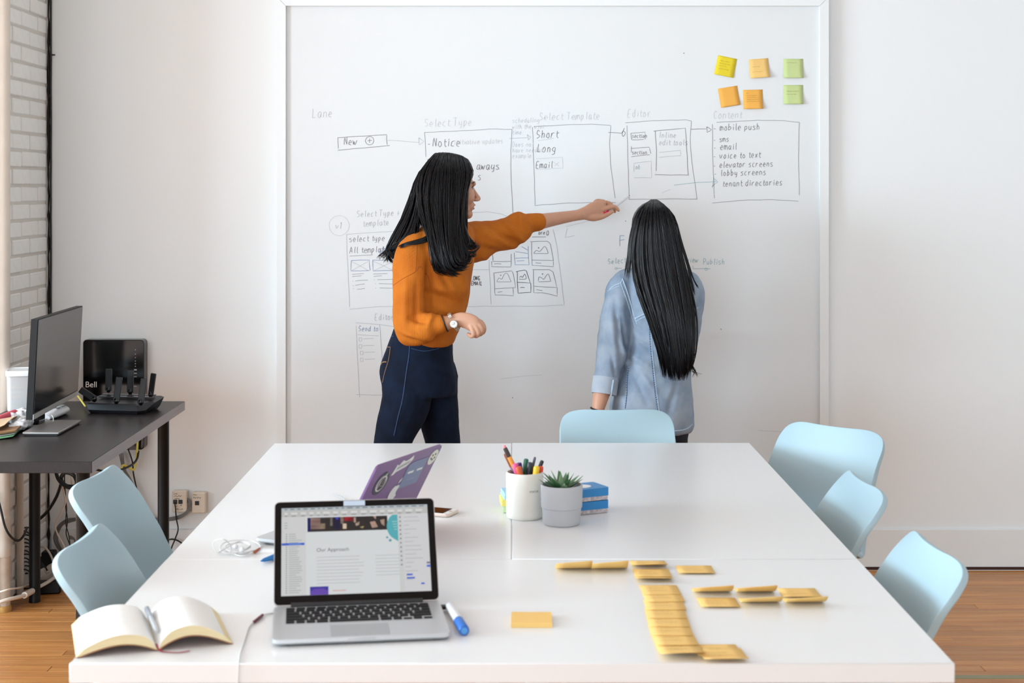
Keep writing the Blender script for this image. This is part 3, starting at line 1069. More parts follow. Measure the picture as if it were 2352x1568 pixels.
# hair
hA1 = [[(998, 352, 5.735), (966, 392, 5.675), (957, 455, 5.645), (972, 520, 5.585), (990, 572, 5.555), (1003, 606, 5.545), (1018, 624, 5.545), (1034, 632, 5.555)],
       [(1012, 350, 5.735), (992, 395, 5.655), (986, 465, 5.625), (998, 540, 5.565), (1006, 590, 5.54), (1018, 618, 5.535), (1036, 626, 5.54), (1050, 626, 5.555)],
       [(1026, 350, 5.735), (1022, 395, 5.645), (1018, 470, 5.615), (1020, 545, 5.56), (1026, 590, 5.535), (1036, 614, 5.53), (1052, 617, 5.54), (1066, 606, 5.56)],
       [(1042, 352, 5.735), (1050, 398, 5.65), (1047, 470, 5.625), (1047, 540, 5.58), (1051, 580, 5.555), (1060, 600, 5.545), (1073, 598, 5.555), (1080, 585, 5.57)],
       [(1060, 357, 5.735), (1071, 400, 5.67), (1060, 460, 5.65), (1058, 520, 5.615), (1065, 556, 5.59), (1076, 574, 5.58), (1086, 572, 5.585), (1092, 560, 5.6)],
       [(1076, 366, 5.74), (1088, 394, 5.70), (1074, 438, 5.685), (1069, 490, 5.66), (1069, 530, 5.63), (1076, 553, 5.61), (1087, 562, 5.605), (1091, 556, 5.61)]]
hA2 = [[(1006, 351, 5.76), (962, 398, 5.73), (942, 455, 5.715), (916, 512, 5.69), (897, 548, 5.675), (884, 570, 5.67), (883, 586, 5.67), (893, 596, 5.67)],
       [(1002, 351, 5.75), (960, 405, 5.70), (948, 465, 5.68), (928, 520, 5.655), (910, 555, 5.645), (898, 575, 5.645), (898, 592, 5.645), (908, 602, 5.65)],
       [(1000, 352, 5.745), (966, 420, 5.68), (956, 480, 5.66), (943, 525, 5.635), (925, 556, 5.62), (912, 574, 5.62), (914, 588, 5.625), (923, 594, 5.63)],
       [(1000, 353, 5.745), (972, 425, 5.675), (966, 490, 5.655), (958, 522, 5.63), (948, 540, 5.615), (930, 554, 5.605), (915, 566, 5.61), (908, 580, 5.62)]]
hA3 = [[(1002, 500, 5.62), (992, 528, 5.585), (976, 544, 5.558), (955, 552, 5.535), (930, 559, 5.535), (912, 568, 5.57)],
       [(1008, 508, 5.615), (1000, 538, 5.58), (982, 554, 5.552), (960, 560, 5.528), (942, 562, 5.528), (922, 571, 5.545)]]
hAf = [[(1076, 366, 5.75), (1088, 398, 5.80), (1070, 450, 5.825), (1060, 500, 5.83), (1050, 540, 5.84)],
       [(1040, 352, 5.755), (1040, 395, 5.835), (1035, 450, 5.845), (1035, 510, 5.84), (1030, 540, 5.83)],
       [(1008, 351, 5.755), (985, 395, 5.82), (975, 450, 5.825), (970, 510, 5.80), (965, 545, 5.78)],
       [(1002, 351, 5.76), (963, 398, 5.765), (950, 455, 5.76), (935, 512, 5.73), (920, 545, 5.71)]]
hm = hair_mesh([dict(guides=hA1, n=820, thick=.075, lift=.017, r=.0021, amp=.030, locks=64), dict(guides=hA2, n=460, thick=.04, lift=.013, r=.0020, amp=.036, locks=30),
                dict(guides=hA3, n=50, body=0, locks=4, r=.0028, amp=.006), dict(guides=hAf, n=60, thick=.03, back=(0, -1, 0), r=.004)], 3)
hm.ellipsoid(CA + MA @ V((-.018, 0, .02)), (.094, .079, .092), MA)
hairA = hm.build('hair', M_HAIR, perA, sharp=0)
hairA['label'] = 'long wavy black hair falling over back and shoulder'

# watch, hair tie and ring
wc, wd = P(1041, 739, 5.485), (P(1052, 735, 5.485) - P(1030, 743, 5.485)).normalized()
wd = (wd + V((.15, 0, .25))).normalized()
w1 = V((0, -1, 0))
w2 = w1.cross(wd).normalized()
wt = thing('wristwatch', 'silver bracelet wristwatch on the bent arm of the orange sweater', 'watch', wc)
M_STEEL = mat('steel', (205, 200, 190), rough=.22, metal=.9)
for k in range(22):
    a = 2 * pi * k / 22 + .12
    c = wc + w1 * (math.cos(a) * .0275) + w2 * (math.sin(a) * .0335)
    t = (w2 * (math.cos(a) * .0335) - w1 * (math.sin(a) * .0275)).normalized()
    nn = wd.cross(t)
    if math.cos(a) > .86:
        continue
    MB().box(c, (.0080, .0125, .0026), Matrix((t, wd, nn)).transposed(), bevel=.0008).build('link', M_STEEL, wt, sharp=30)
fc = wc + w1 * .0278 - w2 * .006
MB().lathe([(.0135, -.004), (.0142, .0), (.0135, .003), (.0118, .0035)], fc, 28, axis=w1).build('case', M_STEEL, wt)
MB().lathe([(.0001, .0036), (.0116, .0036), (.0116, .0039), (.0001, .0039)], fc, 24, axis=w1).build('dial', mat('dial', (228, 226, 222), rough=.25), wt)
hd = MB()
hd.box(fc + w1 * .0043 + V((.002, 0, .003)), (.0008, .0004, .008)).box(fc + w1 * .0043 + V((-.002, 0, -.001)), (.006, .0004, .0008))
hd.build('hands', mat('watch_hand', (120, 120, 125), rough=.3, metal=.8), wt, smooth=False)


def band(name, label, c, d, ra, rb, r, m, cat):
    u1 = V((0, -1, 0))
    u2 = u1.cross(d).normalized()
    pa = [c + u1 * (math.cos(2 * pi * k / 28) * ra) + u2 * (math.sin(2 * pi * k / 28) * rb) for k in range(29)]
    o = MB().tube(pa, r, 8, cap=False).build(name, m, loc=c)
    return tag(o, label, cat)


d1 = (P(1034, 739, 5.485) - P(1005, 747, 5.485)).normalized()
band('hair_tie', 'thin black hair tie worn on the arm beside the silver watch', P(1022, 742.5, 5.485), (d1 + V((.25, 0, .2))).normalized(), .0272, .0312, .0024, M_BLACK, 'hair tie')
d2 = (P(1402, 467.5, 6.115) - P(1380, 466, 6.10)).normalized()
rg_ = MB()
for q in (0, .0035):
    u1 = V((0, -1, 0))
    u2 = u1.cross(d2).normalized()
    c = P(1393 + q * 400, 466, 6.105)
    rg_.tube([c + u1 * (math.cos(2 * pi * k / 20) * .0094) + u2 * (math.sin(2 * pi * k / 20) * .0094) for k in range(21)], .0011, 6, cap=False)
tag(rg_.build('ring', mat('rose_gold', (222, 180, 150), rough=.2, metal=.9), loc=P(1393, 466, 6.105)), 'slim double finger ring on the hand holding the marker', 'ring')

# marker in the hand
m0, m1 = P(1387, 494, 6.082), P(1446, 449, 6.205)
ax = (m1 - m0).normalized()
Lm = (m1 - m0).length
mk = thing('marker', 'slim white marker with a pink end pointed at the whiteboard', 'marker', m0)
MB().tube([m0 + ax * .028, m0 + ax * (Lm - .035), m0 + ax * (Lm - .012), m0 + ax * (Lm - .006)], [.0062, .0058, .0036, .0026], 16).build('barrel', mat('marker_white', (225, 226, 226), rough=.35), mk)
MB().tube([m0, m0 + ax * .003, m0 + ax * .03], [.0062, .0074, .0074], 16).build('cap', mat('hot_pink', (240, 28, 92), rough=.35), mk)
MB().tube([m0 + ax * (Lm - .006), m0 + ax * Lm], [.002, .0012], 10).build('tip', M_BLACK, mk)

# ================================================================ woman in the denim shirt
hB = V((.10, .995, 0)).normalized()
MBm = Matrix((hB, V((-hB.y, hB.x, 0)), V((0, 0, 1)))).transposed()
CB = P(1500, 530, 5.775)
bB = MB()
head(bB, CB, MBm)
bB.limb([CB + V((0, -.025, -.06)), P(1505, 610, 5.77), P(1510, 650, 5.77)], [.05, .048, .07])
bB.limb([P(1512, 640, 5.775), P(1515, 760, 5.775), P(1500, 930, 5.775)], [(.08, .1), (.08, .1), (.08, .1)])
bB.limb([P(1500, 650, 5.77), P(1432, 660, 5.755), P(1412, 750, 5.73), P(1402, 820, 5.715), P(1388, 880, 5.695), P(1378, 918, 5.68), P(1371, 952, 5.665), P(1369, 965, 5.66)], [.05, .045, .04, .036, .033, .0285, (.019, .024), (.017, .024)])
bB.limb([P(1370, 958, 5.662), P(1367, 985, 5.655), P(1366, 1005, 5.65)], [(.016, .023), (.015, .036), (.013, .034)])
for k, dy in enumerate((-.027, -.009, .009, .026)):
    b0 = P(1366, 1003, 5.65) + V((0, dy, 0))
    L = (.062, .07, .068, .052)[k]
    bB.limb([b0, b0 + V((.004, 0, -L * .5)), b0 + V((.012, 0, -L))], [.0085, .0078, .006], 10, 3)
b0 = P(1366, 975, 5.65)
bB.limb([b0 + V((.01, -.02, 0)), b0 + V((.018, -.045, -.03)), b0 + V((.022, -.05, -.055))], [.012, .010, .007], 10, 3)
bB.limb([P(1510, 650, 5.775), P(1585, 660, 5.785), P(1583, 740, 5.77), P(1575, 800, 5.77), P(1568, 800, 5.86), P(1560, 790, 5.97), P(1556, 786, 6.02)], [.05, .045, .04, .036, .033, .026, .02])
bB.limb([P(1557, 787, 6.01), P(1552, 782, 6.06), P(1551, 780, 6.08)], [(.018, .022), (.014, .036), (.012, .032)])
for k, dx in enumerate((-.025, -.008, .009, .025)):
    b0 = P(1551, 780, 6.075) + V((dx, 0, 0))
    bB.limb([b0, b0 + V((-.004, .03, .004)), b0 + V((-.01, .05, -.012))], [.0085, .0078, .006], 10, 3)
b0 = P(1552, 782, 6.04)
bB.limb([b0 + V((-.02, 0, 0)), b0 + V((-.045, .025, .006)), b0 + V((-.05, .05, .006))], [.012, .010, .007], 10, 3)
perB = organic(bB, 'person', M_SKIN, None, voxel=.0032, smooth=5)
tag(perB, 'person with waist length black hair in a denim shirt, back to the camera', 'person')
face_details(CB, MBm, perB)

sB = MB()
sections(sB, [(604, 1480, 1548, .06, 5.775), (620, 1456, 1578, .085, 5.775), (636, 1437, 1596, .10, 5.775), (668, 1434, 1602, .115, 5.775), (720, 1440, 1598, .12, 5.775), (780, 1442, 1591, .118, 5.775), (840, 1430, 1587, .118, 5.775),
              (890, 1411, 1588, .124, 5.775), (940, 1399, 1593, .13, 5.775), (968, 1398, 1594, .13, 5.775), (984, 1404, 1591, .127, 5.775), (990, 1412, 1586, .12, 5.775)], p=2.4)
sB.limb([P(1455, 645, 5.77), P(1432, 658, 5.76), P(1421, 700, 5.745), P(1412, 755, 5.73), P(1405, 810, 5.717), P(1396, 850, 5.705), P(1392, 870, 5.70)], [.05, .058, .0585, .0605, .057, .050, .045])
sB.limb([P(1572, 648, 5.78), P(1586, 665, 5.785), P(1585, 705, 5.775), P(1577, 755, 5.77), P(1568, 800, 5.775)], [.05, .052, .051, .052, .05])
sB.limb([P(1568, 805, 5.775), P(1562, 803, 5.86), P(1556, 796, 5.95)], [.048, .047, .044])
fB = [(P(1585, 760, 5.66), (.3, 0, 1), (1, 0, -.3), .008, .05, -.008), (P(1590, 790, 5.68), (.2, 0, 1), (1, 0, -.2), .008, .05, .008), (P(1592, 735, 5.68), (.2, 0, 1), (1, 0, -.2), .009, .05, .007), (P(1585, 815, 5.68), (.2, 0, 1), (1, 0, -.2), .008, .05, -.006),
      (P(1420, 760, 5.66), (1, 0, .1), (-.1, 0, 1), .008, .10, -.006), (P(1407, 760, 5.66), (1, 0, .1), (-.1, 0, 1), .010, .10, .004), (P(1430, 800, 5.66), (1, 0, .3), (-.3, 0, 1), .007, .07, .006),
      (P(1438, 780, 5.66), (1, 0, .2), (-.2, 0, 1), .007, .08, -.006), (P(1410, 845, 5.65), (1, 0, .2), (-.2, 0, 1), .006, .04, -.006),
      (P(1470, 760, 5.65), (1, 0, .8), (-.8, 0, 1), .010, .06, -.006), (P(1475, 790, 5.65), (.6, 0, 1), (1, 0, -.6), .010, .05, -.007), (P(1470, 830, 5.65), (.6, 0, 1), (1, 0, -.6), .012, .06, .007),
      (P(1465, 880, 5.64), (1, 0, .5), (-.5, 0, 1), .009, .07, -.005), (P(1490, 880, 5.64), (.8, 0, .6), (.6, 0, -.8), .010, .06, .004), (P(1545, 920, 5.64), (1, 0, -.3), (.3, 0, 1), .012, .08, -.004)]
shirt = organic(sB, 'denim_shirt', M_DENIM, perB, voxel=.0062, smooth=6, displace=folds([q[:5] + (q[5] * 1.7,) for q in fB], .0034, 19))
bvB = bvh_of(shirt)
# turned-up cuff
c0, c1 = P(1392, 866, 5.70), P(1387, 905, 5.688)
dd = (c1 - c0).normalized()
cu = MB()
e1 = V((1, 0, .18)).normalized()
e1 = (e1 - dd * e1.dot(dd)).normalized()
e2 = dd.cross(e1)
rgs = []
for t, r in ((0, .041), (-.001, .0455), (.004, .0475), (.5, .0475), (.96, .0475), (1.0, .0465), (1.0, .042), (.9, .0395), (.1, .037)):
    c = c0.lerp(c1, t)
    rgs.append([c + e1 * (math.cos(2 * pi * j / 36) * r) + e2 * (math.sin(2 * pi * j / 36) * r * .96) for j in range(36)])
cu.rings(rgs, cap=False)
cuff = cu.build('cuff', fabric('pale_denim', (184, 192, 202), (158, 170, 186), 'denim'), shirt)
MB().box(c0.lerp(c1, .5) + e1 * .024 + V((0, -.041, 0)), (.006, .004, .062), Matrix.Rotation(.15, 3, 'Y'), bevel=.001).build('cuff_tab', M_SEAM, shirt)
for pts, r in (([(1500, 716), (1478, 722), (1458, 732)], .0028), ([(1500, 722), (1478, 729), (1461, 738)], .0016),
               ([(1430, 640), (1440, 668), (1450, 700), (1456, 722), (1463, 744)], .0026), ([(1425, 648), (1434, 672), (1444, 702), (1451, 727), (1460, 752)], .0016),
               ([(1400, 664), (1412, 655), (1425, 650), (1430, 640)], .0022), ([(1396, 668), (1412, 660), (1424, 656)], .0012)):
    seam(bvB, pts, 'seam', M_SEAM, shirt, r, 0.0002)
r_s = random.Random(4)
for a in ([(1491, 716), (1492, 760), (1495, 810), (1500, 860), (1505, 905), (1511, 945)], [(1495, 716), (1496, 760), (1499, 810), (1504, 860), (1509, 905), (1515, 945)]):
    seam(bvB, a, 'seam', M_SEAM if a[0][0] == 1495 else M_SEAMD, shirt, .0014, .0003)
# puckers along the back seam
pk = onto(bvB, [(1493, 722), (1494, 760), (1497, 810), (1502, 860), (1507, 905), (1513, 945)], .0006, 9)
pm = MB()
for i, p in enumerate(pk):
    pm.box(p, (.0075, .0022, .0022), Matrix.Rotation(.2, 3, 'Y'), bevel=.0006)
pm.build('seam_puckers', M_SEAM, shirt)
seam(bvB, [(1445, 840), (1441, 870), (1440, 905), (1436, 938)], 'seam', M_SEAMD, shirt, .002, .0002)
pk = onto(bvB, [(1445, 842), (1441, 870), (1440, 905), (1436, 938)], .0006, 6)
pm = MB()
for p in pk:
    pm.box(p, (.006, .002, .0032), Matrix.Rotation(.2, 3, 'Y'), bevel=.0006)
pm.build('seam_puckers', M_SEAM, shirt)
# collar stand under the hair
seam(bvB, [(1545, 990), (1565, 988), (1580, 983), (1590, 974)], 'hem', M_SEAM, shirt, .0026, .0)
seam(bvB, [(1592, 712), (1600, 708), (1606, 705)], 'pocket_seam', M_SEAM, shirt, .0018, 0)

jB = MB()
sections(jB, [(925, 1412, 1582, .11, 5.78), (955, 1408, 1584, .12, 5.78), (985, 1410, 1583, .12, 5.78), (1010, 1420, 1578, .1, 5.78)])
jB.limb([P(1450, 990, 5.78), P(1450, 1030, 5.78), P(1452, 1120, 5.78), P(1455, 1200, 5.78), P(1457, 1318, 5.78)], [.078, .075, .06, .055, .045])
jB.limb([P(1540, 985, 5.78), P(1540, 1030, 5.78), P(1538, 1120, 5.78), P(1536, 1200, 5.78), P(1534, 1318, 5.78)], [.066, .064, .056, .053, .045])
organic(jB, 'jeans', M_JEANS2, perB, voxel=.008, smooth=5)
for px in (1457, 1534):
    sm = MB()
    b0 = P(px, 1318, 5.80)
    b0.z = .05
    sm.limb([b0 + V((0, -.05, 0)), b0 + V((0, .05, -.005)), b0 + V((0, .13, -.015))], [(.045, .038), (.04, .042), (.03, .036)])
    sm.limb([b0 + V((0, -.02, .0)), b0 + V((0, -.018, .06))], [.042, .044])
    sm.box((b0.x, b0.y + .05, .012), (.075, .24, .022), bevel=.01)
    organic(sm, 'shoe', mat('white_sneaker', (220, 218, 214), rough=.6), perB, voxel=.008, smooth=3)
hB1 = [[(1494, 459, 5.76), (1470, 480, 5.70), (1452, 525, 5.69), (1444, 575, 5.685), (1438, 612, 5.68), (1434, 640, 5.675)],
       [(1496, 458, 5.755), (1473, 484, 5.675), (1456, 540, 5.662), (1450, 600, 5.65), (1462, 665, 5.61), (1494, 745, 5.592), (1516, 812, 5.592), (1524, 866, 5.60)],
       [(1498, 458, 5.75), (1487, 486, 5.655), (1480, 550, 5.642), (1484, 625, 5.625), (1505, 705, 5.588), (1525, 780, 5.578), (1537, 830, 5.578), (1543, 873, 5.585)],
       [(1502, 458, 5.75), (1508, 486, 5.65), (1514, 555, 5.64), (1524, 635, 5.62), (1542, 715, 5.583), (1553, 790, 5.573), (1559, 835, 5.573), (1562, 874, 5.58)],
       [(1506, 458, 5.75), (1530, 484, 5.66), (1545, 550, 5.65), (1562, 640, 5.63), (1576, 720, 5.592), (1581, 790, 5.58), (1580, 830, 5.58), (1577, 868, 5.59)],
       [(1510, 459, 5.755), (1543, 488, 5.69), (1559, 550, 5.682), (1580, 635, 5.66), (1596, 710, 5.62), (1598, 775, 5.60), (1594, 820, 5.60), (1586, 852, 5.61)]]
hB1[0] += [(1433, 645, 5.675), (1432, 648, 5.675)]
hB2 = [[(1494, 459, 5.77), (1462, 488, 5.725), (1446, 535, 5.71), (1438, 590, 5.70), (1428, 638, 5.69)],
       [(1495, 459, 5.765), (1466, 486, 5.71), (1450, 540, 5.695), (1444, 590, 5.685), (1437, 645, 5.67)],
       [(1495, 459, 5.76), (1470, 486, 5.69), (1456, 545, 5.675), (1452, 595, 5.66), (1450, 640, 5.645)]]
hB3 = [[(1512, 460, 5.76), (1548, 495, 5.71), (1566, 555, 5.70), (1580, 600, 5.69), (1592, 640, 5.68), (1606, 662, 5.68)],
       [(1512, 460, 5.76), (1548, 497, 5.70), (1563, 560, 5.69), (1578, 610, 5.67), (1588, 650, 5.66), (1596, 680, 5.66)]]
hm = hair_mesh([dict(guides=hB1[1:], n=920, thick=.10, lift=.011, r=.0019, amp=.010, locks=80, len=(.9, 1.04)),
                dict(guides=hB2, n=90, body=0, locks=11, r=.0022, amp=.005, len=(.8, 1.03), lift=.004),
                dict(guides=hB3, n=36, body=0, locks=5, r=.0022, amp=.006, len=(.8, 1.05), lift=.004),
                dict(guides=[[(1580, 820, 5.60), (1590, 838, 5.61), (1600, 850, 5.62), (1606, 862, 5.62)], [(1578, 826, 5.60), (1588, 845, 5.61), (1596, 858, 5.62), (1602, 868, 5.62)]], n=14, body=0, locks=4, r=.0009, amp=.02)], 11)
hm.ellipsoid(CB + MBm @ V((-.018, 0, .022)), (.094, .080, .090), MBm)
hairB = hm.build('hair', M_HAIR, perB, sharp=0)
hairB['label'] = 'very long straight black hair with a centre parting'
band('bracelet', 'thin black bracelet on the lowered wrist beside the denim cuff', P(1373, 940, 5.67), (P(1371, 952, 5.665) - P(1378, 918, 5.68)).normalized(), .0265, .0265, .0028, M_BLACK, 'bracelet')
# ---------------------------------------------------------------- lettering helpers
def text_mesh(mb, s, origin, ex, ez, size, off=0.0):
    """flat lettering in the built-in face; ex, ez = directions of the line and of the letter height"""
    cu_ = bpy.data.curves.new('lettering', 'FONT')
    cu_.body = s
    cu_.size = size
    ob = bpy.data.objects.new('lettering', cu_)
    COL.objects.link(ob)
    bpy.context.view_layer.update()
    me = bpy.data.meshes.new_from_object(ob.evaluated_get(bpy.context.evaluated_depsgraph_get()))
    bpy.data.objects.remove(ob)
    ex, ez = V(ex).normalized(), V(ez).normalized()
    nn = ex.cross(ez)
    mb.add([V(origin) + ex * v.co.x + ez * v.co.y + nn * off for v in me.vertices], [tuple(p.vertices) for p in me.polygons])
    bpy.data.meshes.remove(me)
    bpy.data.curves.remove(cu_)
    return mb


GLY = {
    'a': '46 26 15 13 22 32 44|46 43 52', 'b': '19 12|15 26 36 44 33 22 12', 'c': '46 26 14 13 22 42', 'd': '46 26 14 13 22 32 44|49 42',
    'e': '14 44 45 36 26 14 13 22 42', 'f': '49 39 28 22|16 46', 'g': '46 26 14 23 43|46 41 30 10', 'h': '19 12|14 26 36 45 42',
    'i': '26 22|27 28', 'j': '36 31 20 10|37 38', 'k': '19 12|46 14 42', 'l': '29 23 32', 'm': '06 02|05 16 26 22|25 36 46 52', 'n': '16 12|15 26 36 45 42',
    'o': '26 14 13 22 32 43 44 36 26', 'p': '16 10|15 26 36 44 33 22 12', 'q': '46 26 14 23 43|46 40', 'r': '16 12|14 26 46', 's': '46 26 15 34 43 32 12',
    't': '28 23 32 42|16 46', 'u': '16 13 22 32 44|46 42', 'v': '06 22 46', 'w': '06 12 25 32 56', 'x': '16 42|46 12', 'y': '16 13 33 44|46 41 20', 'z': '16 46 12 42',
    'A': '02 29 42|14 34', 'D': '12 19 39 47 44 32 12', 'E': '49 19 12 42|15 35', 'I': '22 29', 'G': '48 29 17 14 22 42 45 35', 'L': '19 13 12 42', 'M': '02 09 25 49 42',
    'N': '12 19 42 49', 'O': '29 17 14 22 42 54 57 49 29', 'P': '12 19 39 48 46 15', 'S': '48 29 18 16 35 44 43 12', 'T': '09 49|29 22', 'V': '09 22 49', 'C': '48 29 17 14 22 42',
    'Q': '29 17 14 22 42 54 57 49 29|34 52', '-': '14 34', '+': '14 44|27 22', '1': '17 29 22', '.': '22 21',
}


def strokes_of(text, x, y, h, rot=0.0, slant=.10, jit=.32, seed=1):
    """hand lettering as pixel polylines; (x, y) baseline start, h capital height in pixels"""
    r = random.Random(hash(text) % 1000 + seed if False else seed + len(text) * 7 + int(x))
    u = h / 7.0
    out = []
    cx_ = x
    cr, sr = math.cos(rot), math.sin(rot)
    for ch in text:
        if ch == ' ':
            cx_ += u * 2.8
            continue
        for st in GLY[ch].split('|'):
            pts = []
            for q in st.split():
                gx, gy = int(q[0]) + r.uniform(-jit, jit), int(q[1]) - 2 + r.uniform(-jit, jit)
                px, py = cx_ + gx * u * .74 + gy * u * slant, y - gy * u
                dx, dy = px - x, py - y
                pts.append((x + dx * cr - dy * sr, y + dx * sr + dy * cr))
            out.append([tuple(p) for p in spline(pts, 3)])
        cx_ += u * (4.3 if ch not in 'iltjI1.' else 3.0)
    return out


def scribble(x, y, w_, h, seed):
    """illegible line of handwriting"""
    r = random.Random(seed)
    out, cx_ = [], x
    while cx_ < x + w_:
        L = r.uniform(h * 1.2, h * 3.5)
        pts = [(cx_, y)]
        q = cx_
        while q < min(cx_ + L, x + w_):
            q += h * r.uniform(.25, .5)
            pts.append((q, y - h * r.choice([0, .5, .55, .6, 1.0]) + r.uniform(-.1, .1) * h))
        if len(pts) > 2:
            out.append(spline(pts, 2))
        cx_ += L + h * .7
    return out


# ---------------------------------------------------------------- monitor
M_GLOSS = mat('gloss_black', (9, 9, 10), rough=.08, spec=.5)
M_SCREENOFF = mat('dark_screen', (20, 19, 20), rough=.2, spec=.8)
M_MATTEB = mat('matte_black', (12, 12, 13), rough=.5, spec=.35)
M_SILVER = mat('brushed_silver', (168, 164, 160), rough=.35, metal=.75)
TL, BL, TR, BR = P(88, 733, 5.05), P(76, 964, 5.05), P(190.5, 702, 5.60), P(179, 907, 5.60)
mo = thing('monitor', 'flat black desktop monitor with a silver chin, switched off', 'monitor', (-1.58, 5.2, .74))
back = V((-.022, 0, 0))


def quad_box(name, a, b, c, d, depth, m, parent):
    """slab whose front face is a, b, c, d"""
    return MB().poly([a, b, c, d], depth).build(name, m, parent, smooth=False)


L0 = BL.lerp(TL, .052)
R0 = BR.lerp(TR, .052)
hous = quad_box('housing', TL + back * .08, BL + back * .08, BR + back * .08, TR + back * .08, back, M_MATTEB, mo)


def inner(u, v, o=0.0):
    p = L0.lerp(TL, v).lerp(R0.lerp(TR, v), u)
    return p + V((o, 0, 0))


quad_box('screen', inner(.008, .99, .0005), inner(.008, .012, .0005), inner(.992, .012, .0005), inner(.992, .99, .0005), back * .08, M_SCREENOFF, mo)
quad_box('chin', L0 + V((.001, 0, 0)), BL + V((.001, 0, 0)), BR + V((.001, 0, 0)), R0 + V((.001, 0, 0)), back * .1, mat('chin_silver', (190, 187, 184), rough=.4, metal=.3), mo)
MB().box((-1.598, 5.215, .796), (.028, .07, .09), bevel=.003).build('neck', M_GLOSS, mo)
MB().box((-1.53, 5.153, .7485), (.118, .268, .007), bevel=.0015).build('stand_base', M_SILVER, mo)
MB().box((-1.53, 5.153, .7425), (.105, .255, .005)).build('base_shadow_gap', M_BLACK, mo, smooth=False)  # black slab painted in for the shadow gap under the stand base

# ---------------------------------------------------------------- wall-mounted modem
fy = YW - .058
bx0, bx1 = P(190, 0, fy).x, P(331, 0, fy).x
bz1, bz0 = P(0, 780, fy).z, P(0, 1033, fy).z


def rrect(x0, x1, z0, z1, r, n=6):
    out = []
    for cx_, cz_, a0 in ((x1 - r, z1 - r, 0), (x0 + r, z1 - r, 90), (x0 + r, z0 + r, 180), (x1 - r, z0 + r, 270)):
        for k in range(n + 1):
            a = math.radians(a0 + 90 * k / n)
            out.append((cx_ + r * math.cos(a), cz_ + r * math.sin(a)))
    return out


bl = thing('modem', 'tall glossy black modem mounted on the wall behind the desk', 'modem', ((bx0 + bx1) / 2, YW, bz0))
rr_ = rrect(bx0, bx1, bz0, bz1, .016)
rr2 = rrect(bx0 + .003, bx1 - .003, bz0 + .003, bz1 - .003, .014)
MB().rings([[V((x, YW - .001, z)) for x, z in rr_], [V((x, fy + .004, z)) for x, z in rr_], [V((x, fy, z)) for x, z in rr2]]).build('case', M_GLOSS, bl, sharp=30)
tb = MB()
text_mesh(tb, 'Bell', (P(195.5, 890, fy).x, fy - .0006, P(0, 889, fy).z), (1, 0, 0), (0, 0, 1), .033)
o_ = tb.build('lettering', mat('print_white', (235, 235, 235), rough=.5), bl, smooth=False)
lt = MB()
for yy_ in (803, 813, 821, 829, 835, 841):
    c = P(311, yy_, fy - .0006)
    lt.box(c, (.0035, .0004, .0035))
for yy_, hh in ((849, .005), (857, .003), (865, .002), (887, .002)):
    lt.box(P(311, yy_, fy - .0006), (.011, .0004, hh))
lt.build('status_marks', mat('print_grey', (170, 176, 182), rough=.5), bl, smooth=False)

# ---------------------------------------------------------------- router with six antennas
rt = thing('router', 'angular black wireless router with six upright antennas on the desk', 'router', P(278, 930, 5.56) * 1.0)
rt.location = (-1.40, 5.56, .74)
RC = V((-1.405, 5.575, .74))
Rr = RZ(math.radians(-6))


def rloc(x, y_, z):
    return RC + Rr @ V((x, y_, z))


plan_b = [(-.105, -.06), (.085, -.075), (.105, -.05), (.115, .075), (-.09, .085), (-.112, .06)]
plan_t = [(-.112, -.055), (.078, -.07), (.128, -.02), (.132, .07), (-.075, .09), (-.118, .05)]
MB().rings([[rloc(x * .93, y_ * .93, .001) for x, y_ in plan_b], [rloc(x, y_, .012) for x, y_ in plan_b],
            [rloc(x, y_, .030 + .10 * (y_ + .07)) for x, y_ in plan_t], [rloc(x * .93, y_ * .9, .035 + .10 * (y_ + .07)) for x, y_ in plan_t]]).build('body', mat('router_black', (27, 27, 31), rough=.38), rt, sharp=20)
for (y0_, y1_, nm) in ((.005, .022, 'vent_slat'), (.034, .05, 'vent_slat')):
    MB().box(rloc(.01, (y0_ + y1_) / 2, .0455 + .1 * (y0_ + .045)), (.2, y1_ - y0_, .004), Rr @ Matrix.Rotation(.1, 3, 'X'), bevel=.001).build(nm, mat('slat_gloss', (86, 86, 92), rough=.25, metal=.5), rt, sharp=20)


def antenna(a, b, w_=.024, t_=.008, tw=0.0):
    a, b = V(a), V(b)
    d = (b - a).normalized()
    s_ = d.cross(V((0, 1, 0))).normalized()
    n_ = s_.cross(d)
    Mx = Matrix((s_, n_, d)).transposed()
    if tw:
        Mx = Mx @ Matrix.Rotation(tw, 3, 'Z')
    m = MB()
    m.box((a + b) / 2, (w_, t_, (b - a).length), Mx, bevel=.002)
    at_ = m.build('antenna', mat('antenna_black', (16, 16, 18), rough=.4), rt, sharp=25)
    MB().ellipsoid(a + d * .004, (.009, .008, .012)).build('hinge', M_GLOSS, at_)


for a, b, tw in (((219, 917, 5.51), (184, 894, 5.50), 0), ((249, 897, 5.63), (250, 847, 5.63), 0), ((267, 923, 5.49), (274, 866, 5.50), .1),
                 ((299, 901, 5.62), (300, 851, 5.62), 0), ((323, 926, 5.48), (331, 869, 5.50), .1), ((346, 908, 5.58), (353, 857, 5.58), .3)):
    antenna(P(*a), P(*b), .0235 if tw < .2 else .021, tw=tw)
MB().tube([rloc(-.13, -.02, .02), rloc(-.145, .02, .012), P(178, 908, 5.66), P(160, 905, 5.8)], .003, 8).build('plug_cable', mat('yellow_cable', (226, 206, 92), rough=.45), rt)

